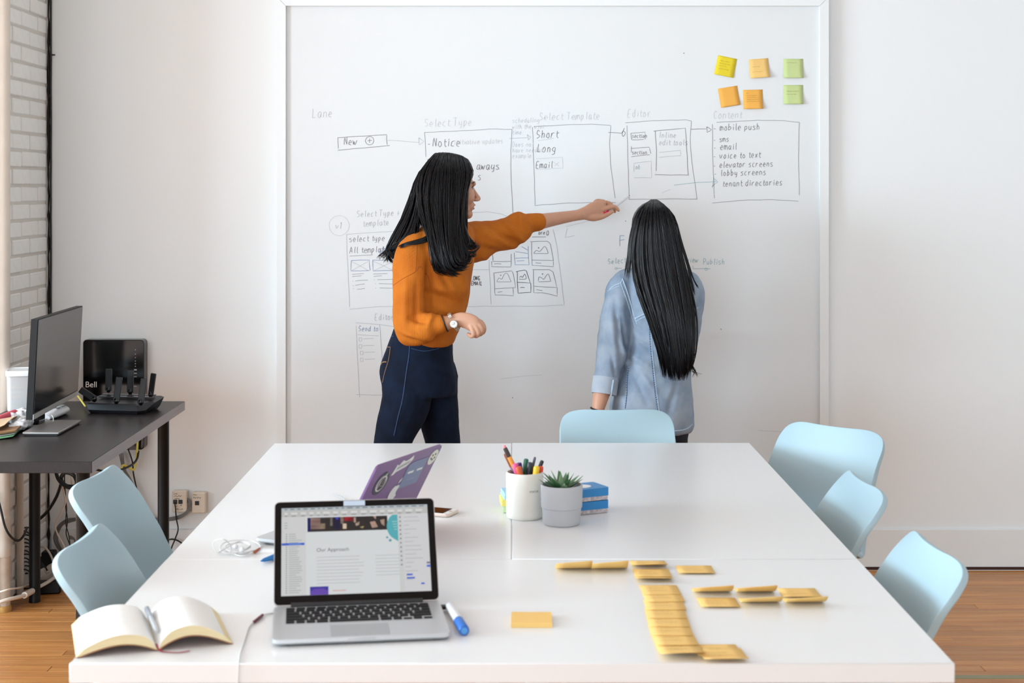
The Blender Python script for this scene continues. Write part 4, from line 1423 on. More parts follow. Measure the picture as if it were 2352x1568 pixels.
# ---------------------------------------------------------------- phone handset, tub, roll, papers
M_WPL = mat('white_plastic', (232, 232, 234), rough=.35)
ph = thing('handset', 'white handset with small grey display lying behind the monitor stand', 'phone', G(132, 952, .74))
ha, hb = G(112, 954, .755), G(152, 938, .755)
d = (hb - ha)
d.z = 0
e = d.normalized()
n_ = V((-e.y, e.x, 0))
Ls = [(-.035, .018, .010), (0, .026, .014), (.04, .029, .016), (.09, .031, .017), (.13, .028, .016), (.15, .018, .012)]
rgs = []
for s_, w_, h_ in Ls:
    c = ha + e * s_
    rgs.append([V((c.x, c.y, .741 + h_)) + n_ * (math.cos(2 * pi * k / 20) * w_) + V((0, 0, math.sin(2 * pi * k / 20) * h_)) for k in range(20)])
MB().rings(rgs).build('body', M_WPL, ph, sharp=60)
c = ha + e * .098
MB().box((c.x, c.y, .7745), (.04, .034, .003), RZ(math.atan2(e.y, e.x)), bevel=.001).build('display', mat('lcd_grey', (150, 152, 150), rough=.3), ph)
bt = MB()
for i in range(3):
    for j in range(2):
        q = ha + e * (.062 - j * .014) + n_ * ((i - 1) * .013)
        bt.box((q.x, q.y, .7735), (.007, .008, .003), RZ(math.atan2(e.y, e.x)))
bt.build('buttons', mat('button_grey', (90, 90, 94), rough=.5), ph)
pa = [G(100, 956, .75), G(104, 966, .745), G(112, 975, .7445), G(121, 970, .75), G(122, 958, .756), G(115, 951, .760), G(106, 960, .75), G(98, 972, .7445)]
wl_ = MB().tube([V(q) for q in spline([tuple(p) for p in pa], 8)], .0016, 8)
tag(wl_.build('white_lead', M_WPL, loc=pa[0]), 'thin looped white lead lying on the monitor stand', 'cable')

tu = thing('tub', 'milky plastic tub with a white lid at the desk edge', 'tub', (-1.79, 5.60, .74))
TC, TR_ = V((-1.775, 5.60, .742)), RZ(.22)


def tubring(k, z):
    return [TC + TR_ @ V((x, y_, 0)) + V((0, 0, z)) for x, y_ in rrect(-.048 * k, .048 * k, -.06 * k, .06 * k, .018 * k)]


M_MILK = mat('milky_plastic', (238, 237, 236), rough=.3, alpha=.5)
MB().rings([tubring(.9, 0), tubring(.96, .004), tubring(1.0, .126), tubring(.97, .126), tubring(.93, .006)]).build('body', M_MILK, tu)
MB().rings([tubring(1.02, .1265), tubring(1.07, .128), tubring(1.08, .142), tubring(1.05, .147), tubring(.98, .147), tubring(.96, .144), tubring(.2, .144)]).build('lid', mat('lid_white', (240, 240, 240), rough=.3), tu)
for k in range(6):
    z = .018 + k * .017
    pts = [TC + TR_ @ V((x, y_, 0)) + V((0, 0, z)) for x, y_ in rrect(-.036, .036, -.046, .046, .02)]
    MB().tube(pts + [pts[0]], .006, 6).build('cable_coil', mat('coil_blue', (150, 180, 200), rough=.5) if k % 2 else mat('coil_tan', (206, 180, 150), rough=.5), tu)

ro = thing('paper_roll', 'pink rolled paper tube on top of the papers by the tub', 'roll', G(20, 962, .77))
a, b = P(-8, 968, 5.22), P(34, 951, 5.36)
MB().tube([a, b], [.0165, .0165], 20).build('tube', mat('pink_paper', (236, 92, 112), rough=.6), ro)


def sheet(name, label, cat, corners, m, curl=.0, n=8, th=.0012):
    """curled sheet between a near and a far edge"""
    a0, a1, b1, b0 = [V(q) for q in corners]
    mb = MB()
    for k in range(n):
        pass
    top, bot = [], []
    for i in range(n + 1):
        t = i / n
        row_ = []
        for j in range(n + 1):
            s_ = j / n
            p = a0.lerp(a1, s_).lerp(b0.lerp(b1, s_), t)
            p = p + V((0, 0, curl * (s_ ** 2) + .25 * curl * math.sin(pi * t)))
            row_.append(p)
        top.append(row_)
    vs = [p for r in top for p in r] + [p - V((0, 0, th)) for r in top for p in r]
    N_ = (n + 1) * (n + 1)
    fs = []
    for i in range(n):
        for j in range(n):
            q = i * (n + 1) + j
            fs.append((q, q + 1, q + n + 2, q + n + 1))
            fs.append((N_ + q, N_ + q + n + 1, N_ + q + n + 2, N_ + q + 1))
    for i in range(n):
        for (q, r_) in ((i, i + 1), (n * (n + 1) + i + 1, n * (n + 1) + i)):
            fs.append((q, N_ + q, N_ + r_, r_))
        for (q, r_) in (((i + 1) * (n + 1), i * (n + 1)), (i * (n + 1) + n, (i + 1) * (n + 1) + n)):
            fs.append((q, N_ + q, N_ + r_, r_))
    mb.add(vs, fs)
    return tag(mb.build(name, m, loc=a0), label, cat)


sheet('folder', 'green edged folder at the bottom of the paper pile on the desk', 'folder', (G(-40, 1012, .7432), G(30, 1004, .7432), G(52, 985, .7432), G(-30, 985, .7432)), mat('folder_green', (110, 165, 120), rough=.6), .004, th=.0015)
sheet('white_papers', 'white sheets lying between the green folder and brown envelope', 'paper', (G(-40, 1005, .7475), G(34, 996, .7475), G(50, 978, .7475), G(-30, 978, .7475)), mat('paper_white', (236, 233, 226), rough=.7), .003, th=.003)
sheet('envelope', 'brown envelope with a torn edge under the curled kraft paper', 'envelope', (G(-40, 998, .756), G(36, 992, .756), G(58, 975, .754), G(-30, 972, .756)), mat('kraft_brown', (150, 112, 76), rough=.7, noise=.1, nscale=30), .006, th=.005)
sheet('kraft_paper', 'curled tan kraft paper beneath the pink roll', 'paper', (G(-40, 990, .764), G(10, 984, .764), G(40, 962, .765), G(-30, 964, .765)), mat('kraft_tan', (206, 172, 136), rough=.7), .012, th=.0015)
bg = MB()
r_g = random.Random(8)
for i, (px, py, rx) in enumerate(((40, 956, .04), (48, 966, .036), (44, 977, .034), (52, 972, .028), (50, 948, .032))):
    c = G(px, py, .758)
    bg.ellipsoid(c, (rx, .035, .016), RZ(r_g.uniform(0, 3)))
bag = organic(bg, 'plastic_bag', mat('white_film', (226, 224, 226), rough=.35, spec=.6), None, voxel=.004, smooth=2,
              displace=lambda co, no: np.array([.010 * mnoise.noise(V(c) * 45) + .005 * mnoise.noise(V(c) * 110) for c in co]))
tag(bag, 'crumpled white plastic wrap between the papers and the monitor stand', 'bag')

# ---------------------------------------------------------------- boxes on the wall
M_BEIGE = mat('beige_plastic', (230, 214, 194), rough=.5)
M_INK = mat('black_ink', (24, 22, 24), rough=.7)


def wall_jack(label, px0, px1, py0, py1, jacks, notes):
    f_ = YW - .036
    a, b = P(px0, py0, f_), P(px1, py1, f_)
    t = thing('wall_jack', label, 'jack', ((a.x + b.x) / 2, YW, b.z), group='phone jacks on the rear wall')
    MB().box(((a.x + b.x) / 2 + .002, YW - .018, (a.z + b.z) / 2), (b.x - a.x + .006, .035, a.z - b.z), bevel=.004).build('case', M_BEIGE, t, sharp=25)
    for q in jacks:
        c = P(q[0], q[1], f_)
        MB().box((c.x, f_ - .001, c.z), (.0165, .003, .0165), bevel=.001).build('socket', M_BLACK, t, smooth=False)
    ink = MB()
    for k, (x, y_, w_, h_) in enumerate(notes):
        for st in scribble(x, y_, w_, h_, k * 3 + int(x)):
            ink.ribbon([P(q[0], q[1], f_) + V((0, -.0008, 0)) for q in st], .0012, (0, -1, 0))
    ink.build('handwriting', M_INK, t, smooth=False)
    return t


wall_jack('beige wall jack with two black sockets and handwritten numbers', 396, 426, 1127, 1177, ((402.5, 1152), (414.5, 1152)), ((399, 1134.5, 9, 2.4), (400, 1140.5, 19, 3), (401, 1146, 11, 2.4), (403, 1164, 4, 2), (414, 1161, 3, 2), (404, 1170.5, 16, 3)))
wall_jack('beige wall jack with one black socket, nearer the white table', 441, 469, 1131, 1179, ((452.5, 1155),), ((444, 1137, 8, 2.4), (444, 1144, 20, 3)))
vb = thing('vent_box', 'pale box with louvres on the wall behind the blue chair', 'box', P(298, 1180, YW))
va, vb2 = P(272, 1136, YW - .05), P(311, 1212, YW - .05)
MB().box(((va.x + vb2.x) / 2, YW - .026, (va.z + vb2.z) / 2), (vb2.x - va.x, .05, va.z - vb2.z), bevel=.005).build('case', mat('vent_cream', (222, 212, 198), rough=.5), vb)
for k in range(6):
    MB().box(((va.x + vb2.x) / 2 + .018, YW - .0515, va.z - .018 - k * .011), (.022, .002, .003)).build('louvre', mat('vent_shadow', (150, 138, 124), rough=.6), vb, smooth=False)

# ---------------------------------------------------------------- cables behind and under the desk
M_GREYC = mat('grey_cable', (120, 116, 112), rough=.5)
M_YEL = MATS['yellow_cable']
M_CRM = mat('cream_cable', (226, 210, 194), rough=.5)
M_BLKC = mat('black_cable', (16, 15, 15), rough=.45)


def cable(label, pts, r, m, sub=8, name='cable'):
    pa = [V(q) for q in spline([tuple(P(*p)) for p in pts], sub)]
    for p in pa:
        p.z = max(p.z, r + .0005)
        p.x = max(p.x, X0 + .012 + r)
        p.y = min(p.y, YW - .0215 - r if p.z < .17 else YW - .002 - r)
    return tag(MB().tube(pa, r, 8).build(name, m, loc=pa[0]), label, 'cable')


cable('flat yellow cable folded in a zigzag below the desk corner', [(316, 1012, 6.19), (314, 1045, 6.19), (309, 1076, 6.18), (302, 1077, 6.17), (290, 1070, 6.16), (282, 1069, 6.15), (278, 1080, 6.14), (272, 1100, 6.12), (266, 1120, 6.1), (262, 1150, 6.1)], .0044, M_YEL)
for k, lb in enumerate(('grey cable of the bundle looping to the wall jacks, uppermost strand', 'grey cable of the bundle looping to the wall jacks, middle strand', 'grey cable of the bundle looping to the wall jacks, lowest strand')):
    s_ = k * 4
    cable(lb, [(274 + s_, 1040, 6.22), (282 + s_ * .6, 1075, 6.22), (293 + s_ * .8, 1098, 6.22), (312 + s_ * .4, 1130, 6.22), (328, 1158 + s_ * .4, 6.22), (345, 1182 + s_ * .5, 6.23), (362, 1190 + s_ * .5, 6.23), (395, 1188 + s_ * .8, 6.23),
               (420, 1180 + s_ * .7, 6.23), (434 + s_ * .6, 1166, 6.24), (435 + s_ * .5, 1152, 6.24), (428, 1142 + k * 6, 6.25)], .0028, M_GREYC)
cable('black cable hanging from the modem down to the baseboard', [(294, 1030, 6.21), (304, 1060, 6.2), (307, 1090, 6.2), (316, 1128, 6.2), (331, 1163, 6.21), (338, 1188, 6.22), (334, 1210, 6.22), (340, 1245, 6.22), (352, 1270, 6.2), (372, 1282, 6.15), (385, 1290, 6.1)], .003, M_BLKC)
cable('thick black cable sagging between the modem and the desk leg', [(318, 1036, 6.2), (314, 1055, 6.15), (300, 1069, 6.08), (275, 1079, 6.0), (250, 1083, 5.95), (225, 1079, 5.92), (200, 1070, 5.9)], .0045, M_BLKC)
cable('black cord plugged into the two-socket jack, dropping to the floor', [(401, 1154, 6.23), (403, 1166, 6.215), (405, 1190, 6.22), (409, 1215, 6.22), (402, 1238, 6.2), (394, 1258, 6.17), (385, 1290, 6.1), (380, 1330, 6.0)], .0028, M_BLKC)
cable('short black cord arching low beside the slender desk leg', [(370, 1250, 6.15), (388, 1239, 6.2), (402, 1239, 6.22), (416, 1246, 6.22), (430, 1262, 6.2), (440, 1290, 6.1)], .0032, M_BLKC)
cable('thick black coil of cable hooked under the desk', [(128, 1080, 5.9), (133, 1098, 5.88), (145, 1112, 5.87), (160, 1119, 5.87), (176, 1112, 5.88), (170, 1092, 5.9), (150, 1085, 5.9), (140, 1100, 5.9), (152, 1115, 5.9), (175, 1117, 5.9)], .0075, M_BLKC)
cable('black cable slanting from the coil to behind the desk leg', [(141, 1108, 5.9), (130, 1140, 5.95), (112, 1170, 6.0), (95, 1188, 6.03), (84, 1196, 6.04)], .0062, M_BLKC)
cable('black cable swooping in front of the drain pipe', [(-8, 1130, 5.60), (2, 1170, 5.60), (12, 1210, 5.605), (26, 1233, 5.62), (42, 1241, 5.68), (54, 1230, 5.75), (62, 1212, 5.84)], .0045, M_BLKC)
cable('cream cable dangling behind the blue chairs', [(132, 1085, 5.98), (140, 1108, 5.98), (150, 1150, 6.0), (140, 1178, 6.0), (127, 1205, 6.0), (133, 1228, 6.0), (143, 1246, 6.0), (150, 1260, 6.0)], .0033, M_CRM)
cable('cream cord hanging straight under the desk front', [(163, 1082, 5.95), (165, 1110, 5.95), (166, 1135, 5.95), (170, 1160, 5.95)], .0036, M_CRM)
cable('thin black twin wire hanging to the socket strip', [(147, 1085, 6.02), (150, 1130, 6.02), (151, 1165, 6.02), (155, 1195, 6.02), (152, 1225, 6.02), (160, 1250, 6.02), (163, 1262, 6.02)], .0022, M_BLKC)
cable('second thin black wire twisted beside the twin wire', [(149, 1085, 6.03), (147, 1130, 6.03), (153, 1165, 6.03), (151, 1200, 6.03), (158, 1230, 6.03), (162, 1262, 6.03)], .002, M_BLKC)
for k, lb in enumerate(('grey flex coil on the wall, outer turn', 'grey flex coil on the wall, middle turn', 'grey flex coil on the wall, inner turn')):
    cable(lb, [(176, 1190 + k * 2, 6.2), (155 + k * 3, 1192 + k * 3, 6.2), (135 + k * 4, 1206, 6.2), (124 + k * 4, 1232, 6.2), (130 + k * 4, 1254, 6.2), (145 + k * 3, 1268, 6.2), (165, 1262 - k * 2, 6.2), (172, 1240, 6.2), (160, 1230 + k * 3, 6.19)], .0032, M_GREYC)
cable('cream cable arching out behind the black desk leg', [(90, 1256, 6.02), (103, 1257, 6.0), (114, 1270, 5.97), (122, 1290, 5.95), (124, 1312, 5.95), (122, 1335, 5.93)], .004, M_CRM)
cable('cream cord lying along the floor past the desk leg', [(-10, 1362, 5.605), (22, 1353, 5.61), (50, 1348, 5.72), (80, 1335, 5.9), (110, 1312, 6.05), (135, 1290, 6.1), (150, 1260, 6.1)], .0036, M_CRM)
pc = cable('thick cream power cord with a white connector on the floor', [(-12, 1386, 5.58), (20, 1376, 5.60), (55, 1367, 5.67), (85, 1350, 5.80), (112, 1335, 5.88), (135, 1318, 5.95)], .007, M_CRM)
MB().tube([P(56, 1366.5, 5.672), P(74, 1357, 5.745)], [.012, .0115], 12).build('connector', M_CRM, pc)
# springy black flex between the pipes
sp_ = []
for k in range(90):
    t = k / 89
    y_ = 1212 + 112 * t
    sp_.append(P(60 + 12 * math.cos(k * .9) + 4 * math.sin(k * .37), y_ + 8 * math.sin(k * .9), 6.02 + .05 * math.sin(k * .9)))
tag(MB().tube([V(q) for q in spline([tuple(p) for p in sp_], 2)], .0028, 6).build('flex_coil', M_BLKC, loc=P(60, 1320, 6.02)), 'springy tangle of black flex behind the desk leg', 'cable')
sp_ = []
for k in range(60):
    t = k / 59
    sp_.append(P(29 + 7 * math.cos(k * 1.1), 1215 + 130 * t + 6 * math.sin(k * 1.1), 5.98 + .05 * math.sin(k * .9)))
tag(MB().tube([V(q) for q in spline([tuple(p) for p in sp_], 2)], .0034, 6).build('flex_coil', M_BLKC, loc=P(29, 1330, 5.98)), 'knot of black flex between the two cream pipes', 'cable')
ad_ = thing('power_adapter', 'black power adapter brick on the floor near the desk leg', 'adapter', G(108, 1362, .0))
c = G(106, 1364, 0)
MB().box((c.x, c.y + .02, .022), (.10, .06, .043), RZ(.2), bevel=.006).build('body', M_MATTEB, ad_)
MB().tube([(c.x - .05, c.y + .02, .02), (c.x - .10, c.y + .03, .012), (c.x - .14, c.y + .08, .006)], .0032, 8).build('lead', M_BLKC, ad_)
sb = thing('black_puck', 'round black puck shaped device leaning on the wall corner', 'device', P(113, 1325, 6.1))  # unidentified dark round object
c = P(113, 1296, 6.12)
MB().lathe([(.001, -.02), (.040, -.02), (.046, -.012), (.046, .012), (.040, .02), (.001, .02)], c, 28, axis=(.25, -1, .2)).build('body', M_MATTEB, sb)
MB().lathe([(.001, .0205), (.030, .0205), (.030, .022), (.001, .022)], c, 24, axis=(.25, -1, .2)).build('front_disc', M_BLACK, sb)
MB().box((c.x, c.y, .055), (.05, .05, .11), bevel=.004).build('foot', M_MATTEB, sb)
st_ = thing('power_strip', 'cream socket strip with plugs beside the blue chair', 'power strip', G(122, 1352, 0))
c = P(124, 1318, 5.98)
Mx = Matrix.Rotation(-.5, 3, 'Y')
MB().box(c, (.13, .045, .03), Mx, bevel=.005).build('body', M_CRM, st_)
for k in (-.035, .005, .045):
    MB().box(c + Mx @ V((k, -.004, .026)), (.026, .026, .03), Mx, bevel=.003).build('plug', M_CRM if k < .04 else mat('plug_red', (170, 80, 66), rough=.5), st_)
MB().tube([c + V((0, .02, -.01)), c + V((.01, .03, -.05)), (c.x, c.y + .04, .004)], .004, 8).build('lead', M_CRM, st_)
# ---------------------------------------------------------------- silver laptop in front
Zt = .7402
M_ALU = mat('aluminium', (205, 206, 208), rough=.38, metal=.55)
M_KEY = mat('key_black', (6, 6, 8), rough=.55, spec=.25)
M_BEZEL = mat('bezel_glass', (4, 4, 6), rough=.15, spec=.2)


def laptop_local(root, lid_mat, open_deg):
    """base in local coordinates: x right, y away from the user, hinge at y = .219"""
    W, D_, T_ = .314, .219, .0135
    pts = rrect(-W / 2, W / 2, 0, D_, .012, 5)
    k = .97
    low = [((x) * k, D_ / 2 + (y_ - D_ / 2) * k) for x, y_ in pts]
    base = MB().rings([[V((x, y_, .0035)) for x, y_ in low], [V((x, y_, .007)) for x, y_ in pts], [V((x, y_, T_)) for x, y_ in pts]]).build('base', M_ALU, root, local=True, sharp=25)
    ft = MB()
    for sx in (-.13, .13):
        for sy in (.02, .2):
            ft.lathe([(.007, 0), (.007, .0036)], (sx, sy, 0), 12)
    ft.build('feet', M_BLACK, root, local=True)
    lid = bpy.data.objects.new('lid', None)
    a = math.radians(open_deg - 90)
    lid_m = Matrix.Translation((0, D_ - .004, T_ - .001)) @ Matrix.Rotation(-a, 4, 'X')     # lid local: x right, z up the lid, -y towards user
    return base, lid_m, W, D_, T_


LP = thing('laptop', 'open silver laptop showing a web page, nearest the camera', 'laptop', (-.268 + .0035, 2.728, Zt), math.radians(8.0))
base, LM, W, D_, T_ = laptop_local(LP, M_ALU, 125)
# keyboard
well = MB().box((0, .148, T_ - .0002), (.272, .106, .0012))
well.build('keyboard_well', mat('well', (188, 189, 191), rough=.45, metal=.4), base, local=True, smooth=False)
KM = {}


def key(x, y_, w_, h_):
    k = (round(w_, 4), round(h_, 4))
    if k not in KM:
        KM[k] = MB().box((0, 0, 0), (w_, h_, .0022), bevel=.0007).mesh('key', M_KEY, False)
    o = link('key', KM[k], base)
    o.location = (x, y_, T_ + .0012)


kx0, kx1, ky = -.135, .135, .1945
pit = .0191
key_h = .0158
rows_ = [([1] * 14, .0085), ([1] * 13 + [1.5], key_h), ([1.5] + [1] * 13, key_h), ([1.8] + [1] * 11 + [1.8], key_h), ([2.35] + [1] * 10 + [2.35], key_h)]
for widths, hh in rows_:
    tot = sum(widths)
    u_ = (kx1 - kx0) / tot
    x = kx0
    for w_ in widths:
        key(x + w_ * u_ / 2, ky, w_ * u_ - .0034, hh)
        x += w_ * u_
    ky -= (hh + .0034) if hh < .01 else pit
x = kx0
u_ = (kx1 - kx0) / 14.5
for w_, hh, dy in ((1, key_h, 0), (1, key_h, 0), (1, key_h, 0), (1.25, key_h, 0), (5, key_h, 0), (1.25, key_h, 0), (1, key_h, 0), (1, .0072, -.0043), (1, key_h, 0), (1, .0072, -.0043)):
    key(x + w_ * u_ / 2, ky + dy, w_ * u_ - .0034, hh)
    x += w_ * u_
MB().box((-.002, .044, T_ - .0001), (.105, .072, .0008), bevel=.0003).build('trackpad', mat('trackpad', (176, 178, 180), rough=.3, metal=.5), base, local=True, smooth=False)
MB().box((0, .0015, T_ - .003), (.05, .004, .004), bevel=.001).build('thumb_notch', mat('notch', (190, 191, 193), rough=.4, metal=.5), base, local=True)
MB().tube([(-.125, D_ - .004, T_ + .002), (.125, D_ - .004, T_ + .002)], .0052, 14).build('hinge', mat('hinge_black', (30, 31, 34), rough=.4), base, local=True)
MB().box((W / 2 + .006, .19, .0085), (.013, .016, .006), bevel=.001).build('usb_dongle', M_MATTEB, base, local=True)


def lidp(M4, x, z, o=0.0):
    return M4 @ V((x, -o, z))


LH = .213


def lid_prism(M4, pts, o0, o1, name, m, parent):
    return MB().rings([[lidp(M4, x, z, o0) for x, z in pts], [lidp(M4, x, z, o1) for x, z in pts]]).build(name, m, parent, local=True, sharp=25)


lid = lid_prism(LM, rrect(-W / 2, W / 2, .002, LH, .010, 5), -.0035, .0005, 'lid', M_ALU, LP)
lid_prism(LM, rrect(-W / 2 + .0012, W / 2 - .0012, .004, LH - .0012, .009, 5), .0005, .0011, 'bezel', M_BEZEL, lid)
SX0, SX1, SZ0, SZ1 = -.143, .143, .0215, .199
SW, SH = SX1 - SX0, SZ1 - SZ0


def emis(name, c, s=.62):
    m = mat('screen_' + name, tuple(int(v * .25) for v in c), rough=.35, emit=c, estr=s)
    m.cycles.emission_sampling = 'NONE'
    return m


scr = lid_prism(LM, [(SX0, SZ0), (SX1, SZ0), (SX1, SZ1), (SX0, SZ1)], .0011, .0013, 'screen', emis('page', (212, 216, 218)), LP)
layers = {}


def sr(u0, v0, u1, v1, col, o=.0015):
    """rectangle of the page; u, v from the top left, 0..1"""
    mb = layers.setdefault((col, o), MB())
    pts = [(SX0 + SW * u0, SZ1 - SH * v1), (SX0 + SW * u1, SZ1 - SH * v1), (SX0 + SW * u1, SZ1 - SH * v0), (SX0 + SW * u0, SZ1 - SH * v0)]
    mb.add([lidp(LM, x, z, o) for x, z in pts], [(0, 1, 2, 3)])


def sp_poly(pts, col, o=.0015):
    mb = layers.setdefault((col, o), MB())
    mb.add([lidp(LM, SX0 + SW * u, SZ1 - SH * v, o) for u, v in pts], [tuple(range(len(pts)))])


side, bar, grey, lgrey, dark, blue = (204, 206, 206), (186, 188, 186), (150, 152, 156), (186, 189, 192), (84, 86, 92), (28, 84, 196)
sr(0, 0, 1, .03, (176, 186, 192), .0014)
sr(0, .03, 1, .105, bar, .0014)
sr(0, .105, .165, 1, side, .0014)
sr(.79, .105, .822, 1, (200, 202, 202), .0014)
sr(.822, .105, 1, 1, (206, 207, 210), .0014)
r_p = random.Random(3)
x = .02
while x < .97:
    w_ = r_p.uniform(.012, .04)
    sr(x, .010, x + w_, .021, (96, 108, 120))
    x += w_ + .02
x = .02
while x < .97:
    w_ = r_p.uniform(.02, .05)
    sr(x, .052, x + w_, .078, (212, 214, 214))
    sr(x + .004, .09, x + w_ * .8, .098, (120, 120, 120))
    x += w_ + .022
for v in (.17, .2, .23):
    sr(.02, v, .04, v + .008, grey)
for k in range(28):
    v = .30 + k * .0245
    if abs(v - .42) < .012:
        continue
    sr(.03, v, .038, v + .011, (120, 124, 128))
    sr(.05, v + .001, .05 + r_p.uniform(.04, .09), v + .009, (160, 163, 166))
sr(0.002, .407, .155, .433, blue)
sr(.05, .414, .13, .425, (120, 160, 225))
# hero picture
sr(.175, .120, .72, .285, (14, 12, 16))
sr(.175, .120, .196, .275, (26, 30, 150))
sr(.196, .125, .262, .255, (196, 160, 150))
sr(.196, .165, .262, .169, (120, 60, 70), .0016)
sr(.262, .19, .295, .255, (206, 180, 150))
sr(.33, .12, .345, .22, (170, 160, 150))
sr(.35, .12, .395, .26, (22, 22, 90))
sr(.368, .12, .385, .15, (40, 50, 180), .0016)
sr(.40, .12, .42, .2, (190, 160, 150))
sr(.415, .2, .44, .26, (210, 190, 165), .0016)
sr(.425, .12, .485, .17, (176, 24, 40))
sr(.49, .13, .505, .19, (200, 170, 160))
sp_poly([(.5, .2), (.53, .18), (.525, .22), (.505, .23)], (206, 180, 160))
sp_poly([(.6, .19), (.635, .18), (.655, .25), (.615, .26)], (206, 170, 150))
sp_poly([(.53, .245), (.56, .235), (.55, .26)], (190, 176, 110))
sp_poly([(.62, .12), (.645, .12), (.64, .16)], (200, 170, 160))
sp_poly([(.67, .17), (.70, .16), (.7, .24), (.68, .22)], (200, 170, 150))
# teal disc cut by the page edge
pts = [(.79, .12)]
for k in range(19):
    a = math.radians(105 + k * 7.6)
    pts.append((.79 + .075 * math.cos(a) * 1.02, .235 + .165 * -math.sin(a)))
pts = [(.79, .112), (.762, .112)] + [(.79 - .075 * math.sin(t), .235 + .165 * -math.cos(t) if False else .25 - .155 * math.cos(t)) for t in np.linspace(.55, pi * .86, 16)] + [(.79, .425)]
sp_poly(pts, (74, 168, 178), .0017)
for k in range(4):
    sr(.752 + k * .004, .19 + k * .03, .785, .198 + k * .03, (160, 206, 200), .0018)
for (u, v, s_) in ((.715, .375, .008), (.735, .41, .01)):
    sp_poly([(u + s_ * math.cos(2 * pi * q / 12), v + s_ * 1.6 * math.sin(2 * pi * q / 12)) for q in range(12)], (80, 150, 160))
for k in range(12):
    v = .135 + k * .05
    sr(.802, v, .812, v + .016, (110, 114, 118))
mb = layers.setdefault((dark, .0016), MB())
Rl = LM.to_3x3()
text_mesh(mb, 'Our Approach', lidp(LM, SX0 + SW * .235, SZ1 - SH * .515, .0016), Rl @ V((1, 0, 0)), Rl @ V((0, 0, 1)), .0105)
for k in range(9):
    v = .575 + k * .037
    sr(.235, v, .235 + r_p.uniform(.28, .32), v + .008, lgrey)
    if k < 7:
        sr(.63, v, .79, v + .008, lgrey)
sr(.19, .908, .312, 1.0, (40, 40, 150))
sp_poly([(.19, 1.0), (.19, .965), (.22, .93), (.28, .93), (.312, .96), (.312, 1.0)], (92, 60, 168), .0016)
sr(.34, .955, .43, .964, (214, 150, 150))
for k in range(16):
    v = .14 + k * .048
    sr(.832, v, .832 + r_p.uniform(.03, .12), v + .008, (176, 178, 182))
for (u0, u1, v) in ((.838, .878, .80), (.838, .892, .838), (.932, .956, .905)):
    sr(u0, v, u1, v + .018, blue, .0017)
sr(.976, .67, .999, .69, (110, 100, 130), .0017)
sr(.976, .705, .999, .73, (60, 100, 210), .0017)
for (col, o), mb in layers.items():
    mb.build('screen_graphic', emis('%02x%02x%02x' % col, col), scr, local=True, smooth=False)
lid_prism(LM, [(-.022, LH - .0125), (.020, LH - .0125), (.020, LH - .002), (-.022, LH - .002)], .0011, .0016, 'camera_cover', mat('tape_blue', (190, 204, 222), rough=.5), lid)

# ---------------------------------------------------------------- purple laptop
ea = math.atan2(.31, .14)
PE, PN = V((math.cos(ea), math.sin(ea), 0)), V((math.sin(ea), -math.cos(ea), 0))
near_hinge = V((-.387, 3.410, Zt))
PLc = near_hinge + PE * (.314 / 2)
# the user sits on the far left: local +y points towards PN, local +x towards -PE ... turned by rz
rz = math.atan2(PN.y, PN.x) - pi / 2
p0 = PLc - PN * .215
LP2 = thing('laptop', 'laptop with a purple lid covered in stickers, back turned to the camera', 'laptop', (p0.x, p0.y, Zt), rz)
b2_, LM2, W, D_, T_ = laptop_local(LP2, M_ALU, 118)
M_PURPLE = mat('purple_shell', (116, 78, 128), rough=.4)
MB().box((0, .148, T_ - .0002), (.272, .106, .0016)).build('keyboard_panel', M_KEY, b2_, local=True, smooth=False)
lid2 = lid_prism(LM2, rrect(-W / 2, W / 2, .002, LH, .012, 5), -.0045, .0005, 'lid', M_PURPLE, LP2)
lid_prism(LM2, rrect(-W / 2 + .002, W / 2 - .002, .006, LH - .002, .008, 5), .0005, .0011, 'bezel', M_BEZEL, lid2)
lid_prism(LM2, [(SX0, SZ0), (SX1, SZ0), (SX1, SZ1), (SX0, SZ1)], .0011, .0013, 'screen', emis('dim', (60, 64, 74), .3), lid2)


def sticker(pts, name, m, o=-.0049, th=.0004):
    """sticker on the outside of the lid; u 0..1 from the near edge to the far one, v 0..1 from the hinge up"""
    q = [(-(.5 - u) * W * -1 * -1, v * LH) for u, v in pts]
    q = [((u - .5) * W * SGN, v * LH) for u, v in pts]
    return MB().rings([[LM2 @ V((x, -o, z)) for x, z in q], [LM2 @ V((x, -(o - th), z)) for x, z in q]]).build(name, m, lid2, local=True, smooth=False)


# which way does local +x run: towards the near or the far end of the lid
lx = RZ(rz) @ V((1, 0, 0))
SGN = 1 if lx.dot(PE) > 0 else -1


def disc(cu_, cv, ru, rv, n=28):
    return [(cu_ + ru * math.cos(2 * pi * k / n), cv + rv * math.sin(2 * pi * k / n)) for k in range(n)]


asp = W / LH
M_ST_D, M_ST_W, M_ST_B = mat('sticker_dark', (62, 62, 72), rough=.5), mat('sticker_white', (226, 222, 216), rough=.5), mat('sticker_blue', (120, 128, 160), rough=.5)
s1 = sticker(disc(.195, .735, .095, .095 * asp), 'round_sticker', M_ST_D)
sticker(disc(.196, .735, .066, .066 * asp), 'sticker_mark', M_ST_W, -.0053)
sticker(disc(.196, .735, .055, .055 * asp), 'sticker_mark', mat('sticker_maroon', (70, 44, 56), rough=.5), -.0057)


def sticker_line(pts, w_, m, o=-.0061):
    q = [LM2 @ V(((u - .5) * W * SGN, -o, v * LH)) for u, v in pts]
    nn = (LM2.to_3x3() @ V((0, 1, 0)))
    MB().ribbon(q, w_, nn).build('sticker_mark', m, lid2, local=True, smooth=False)


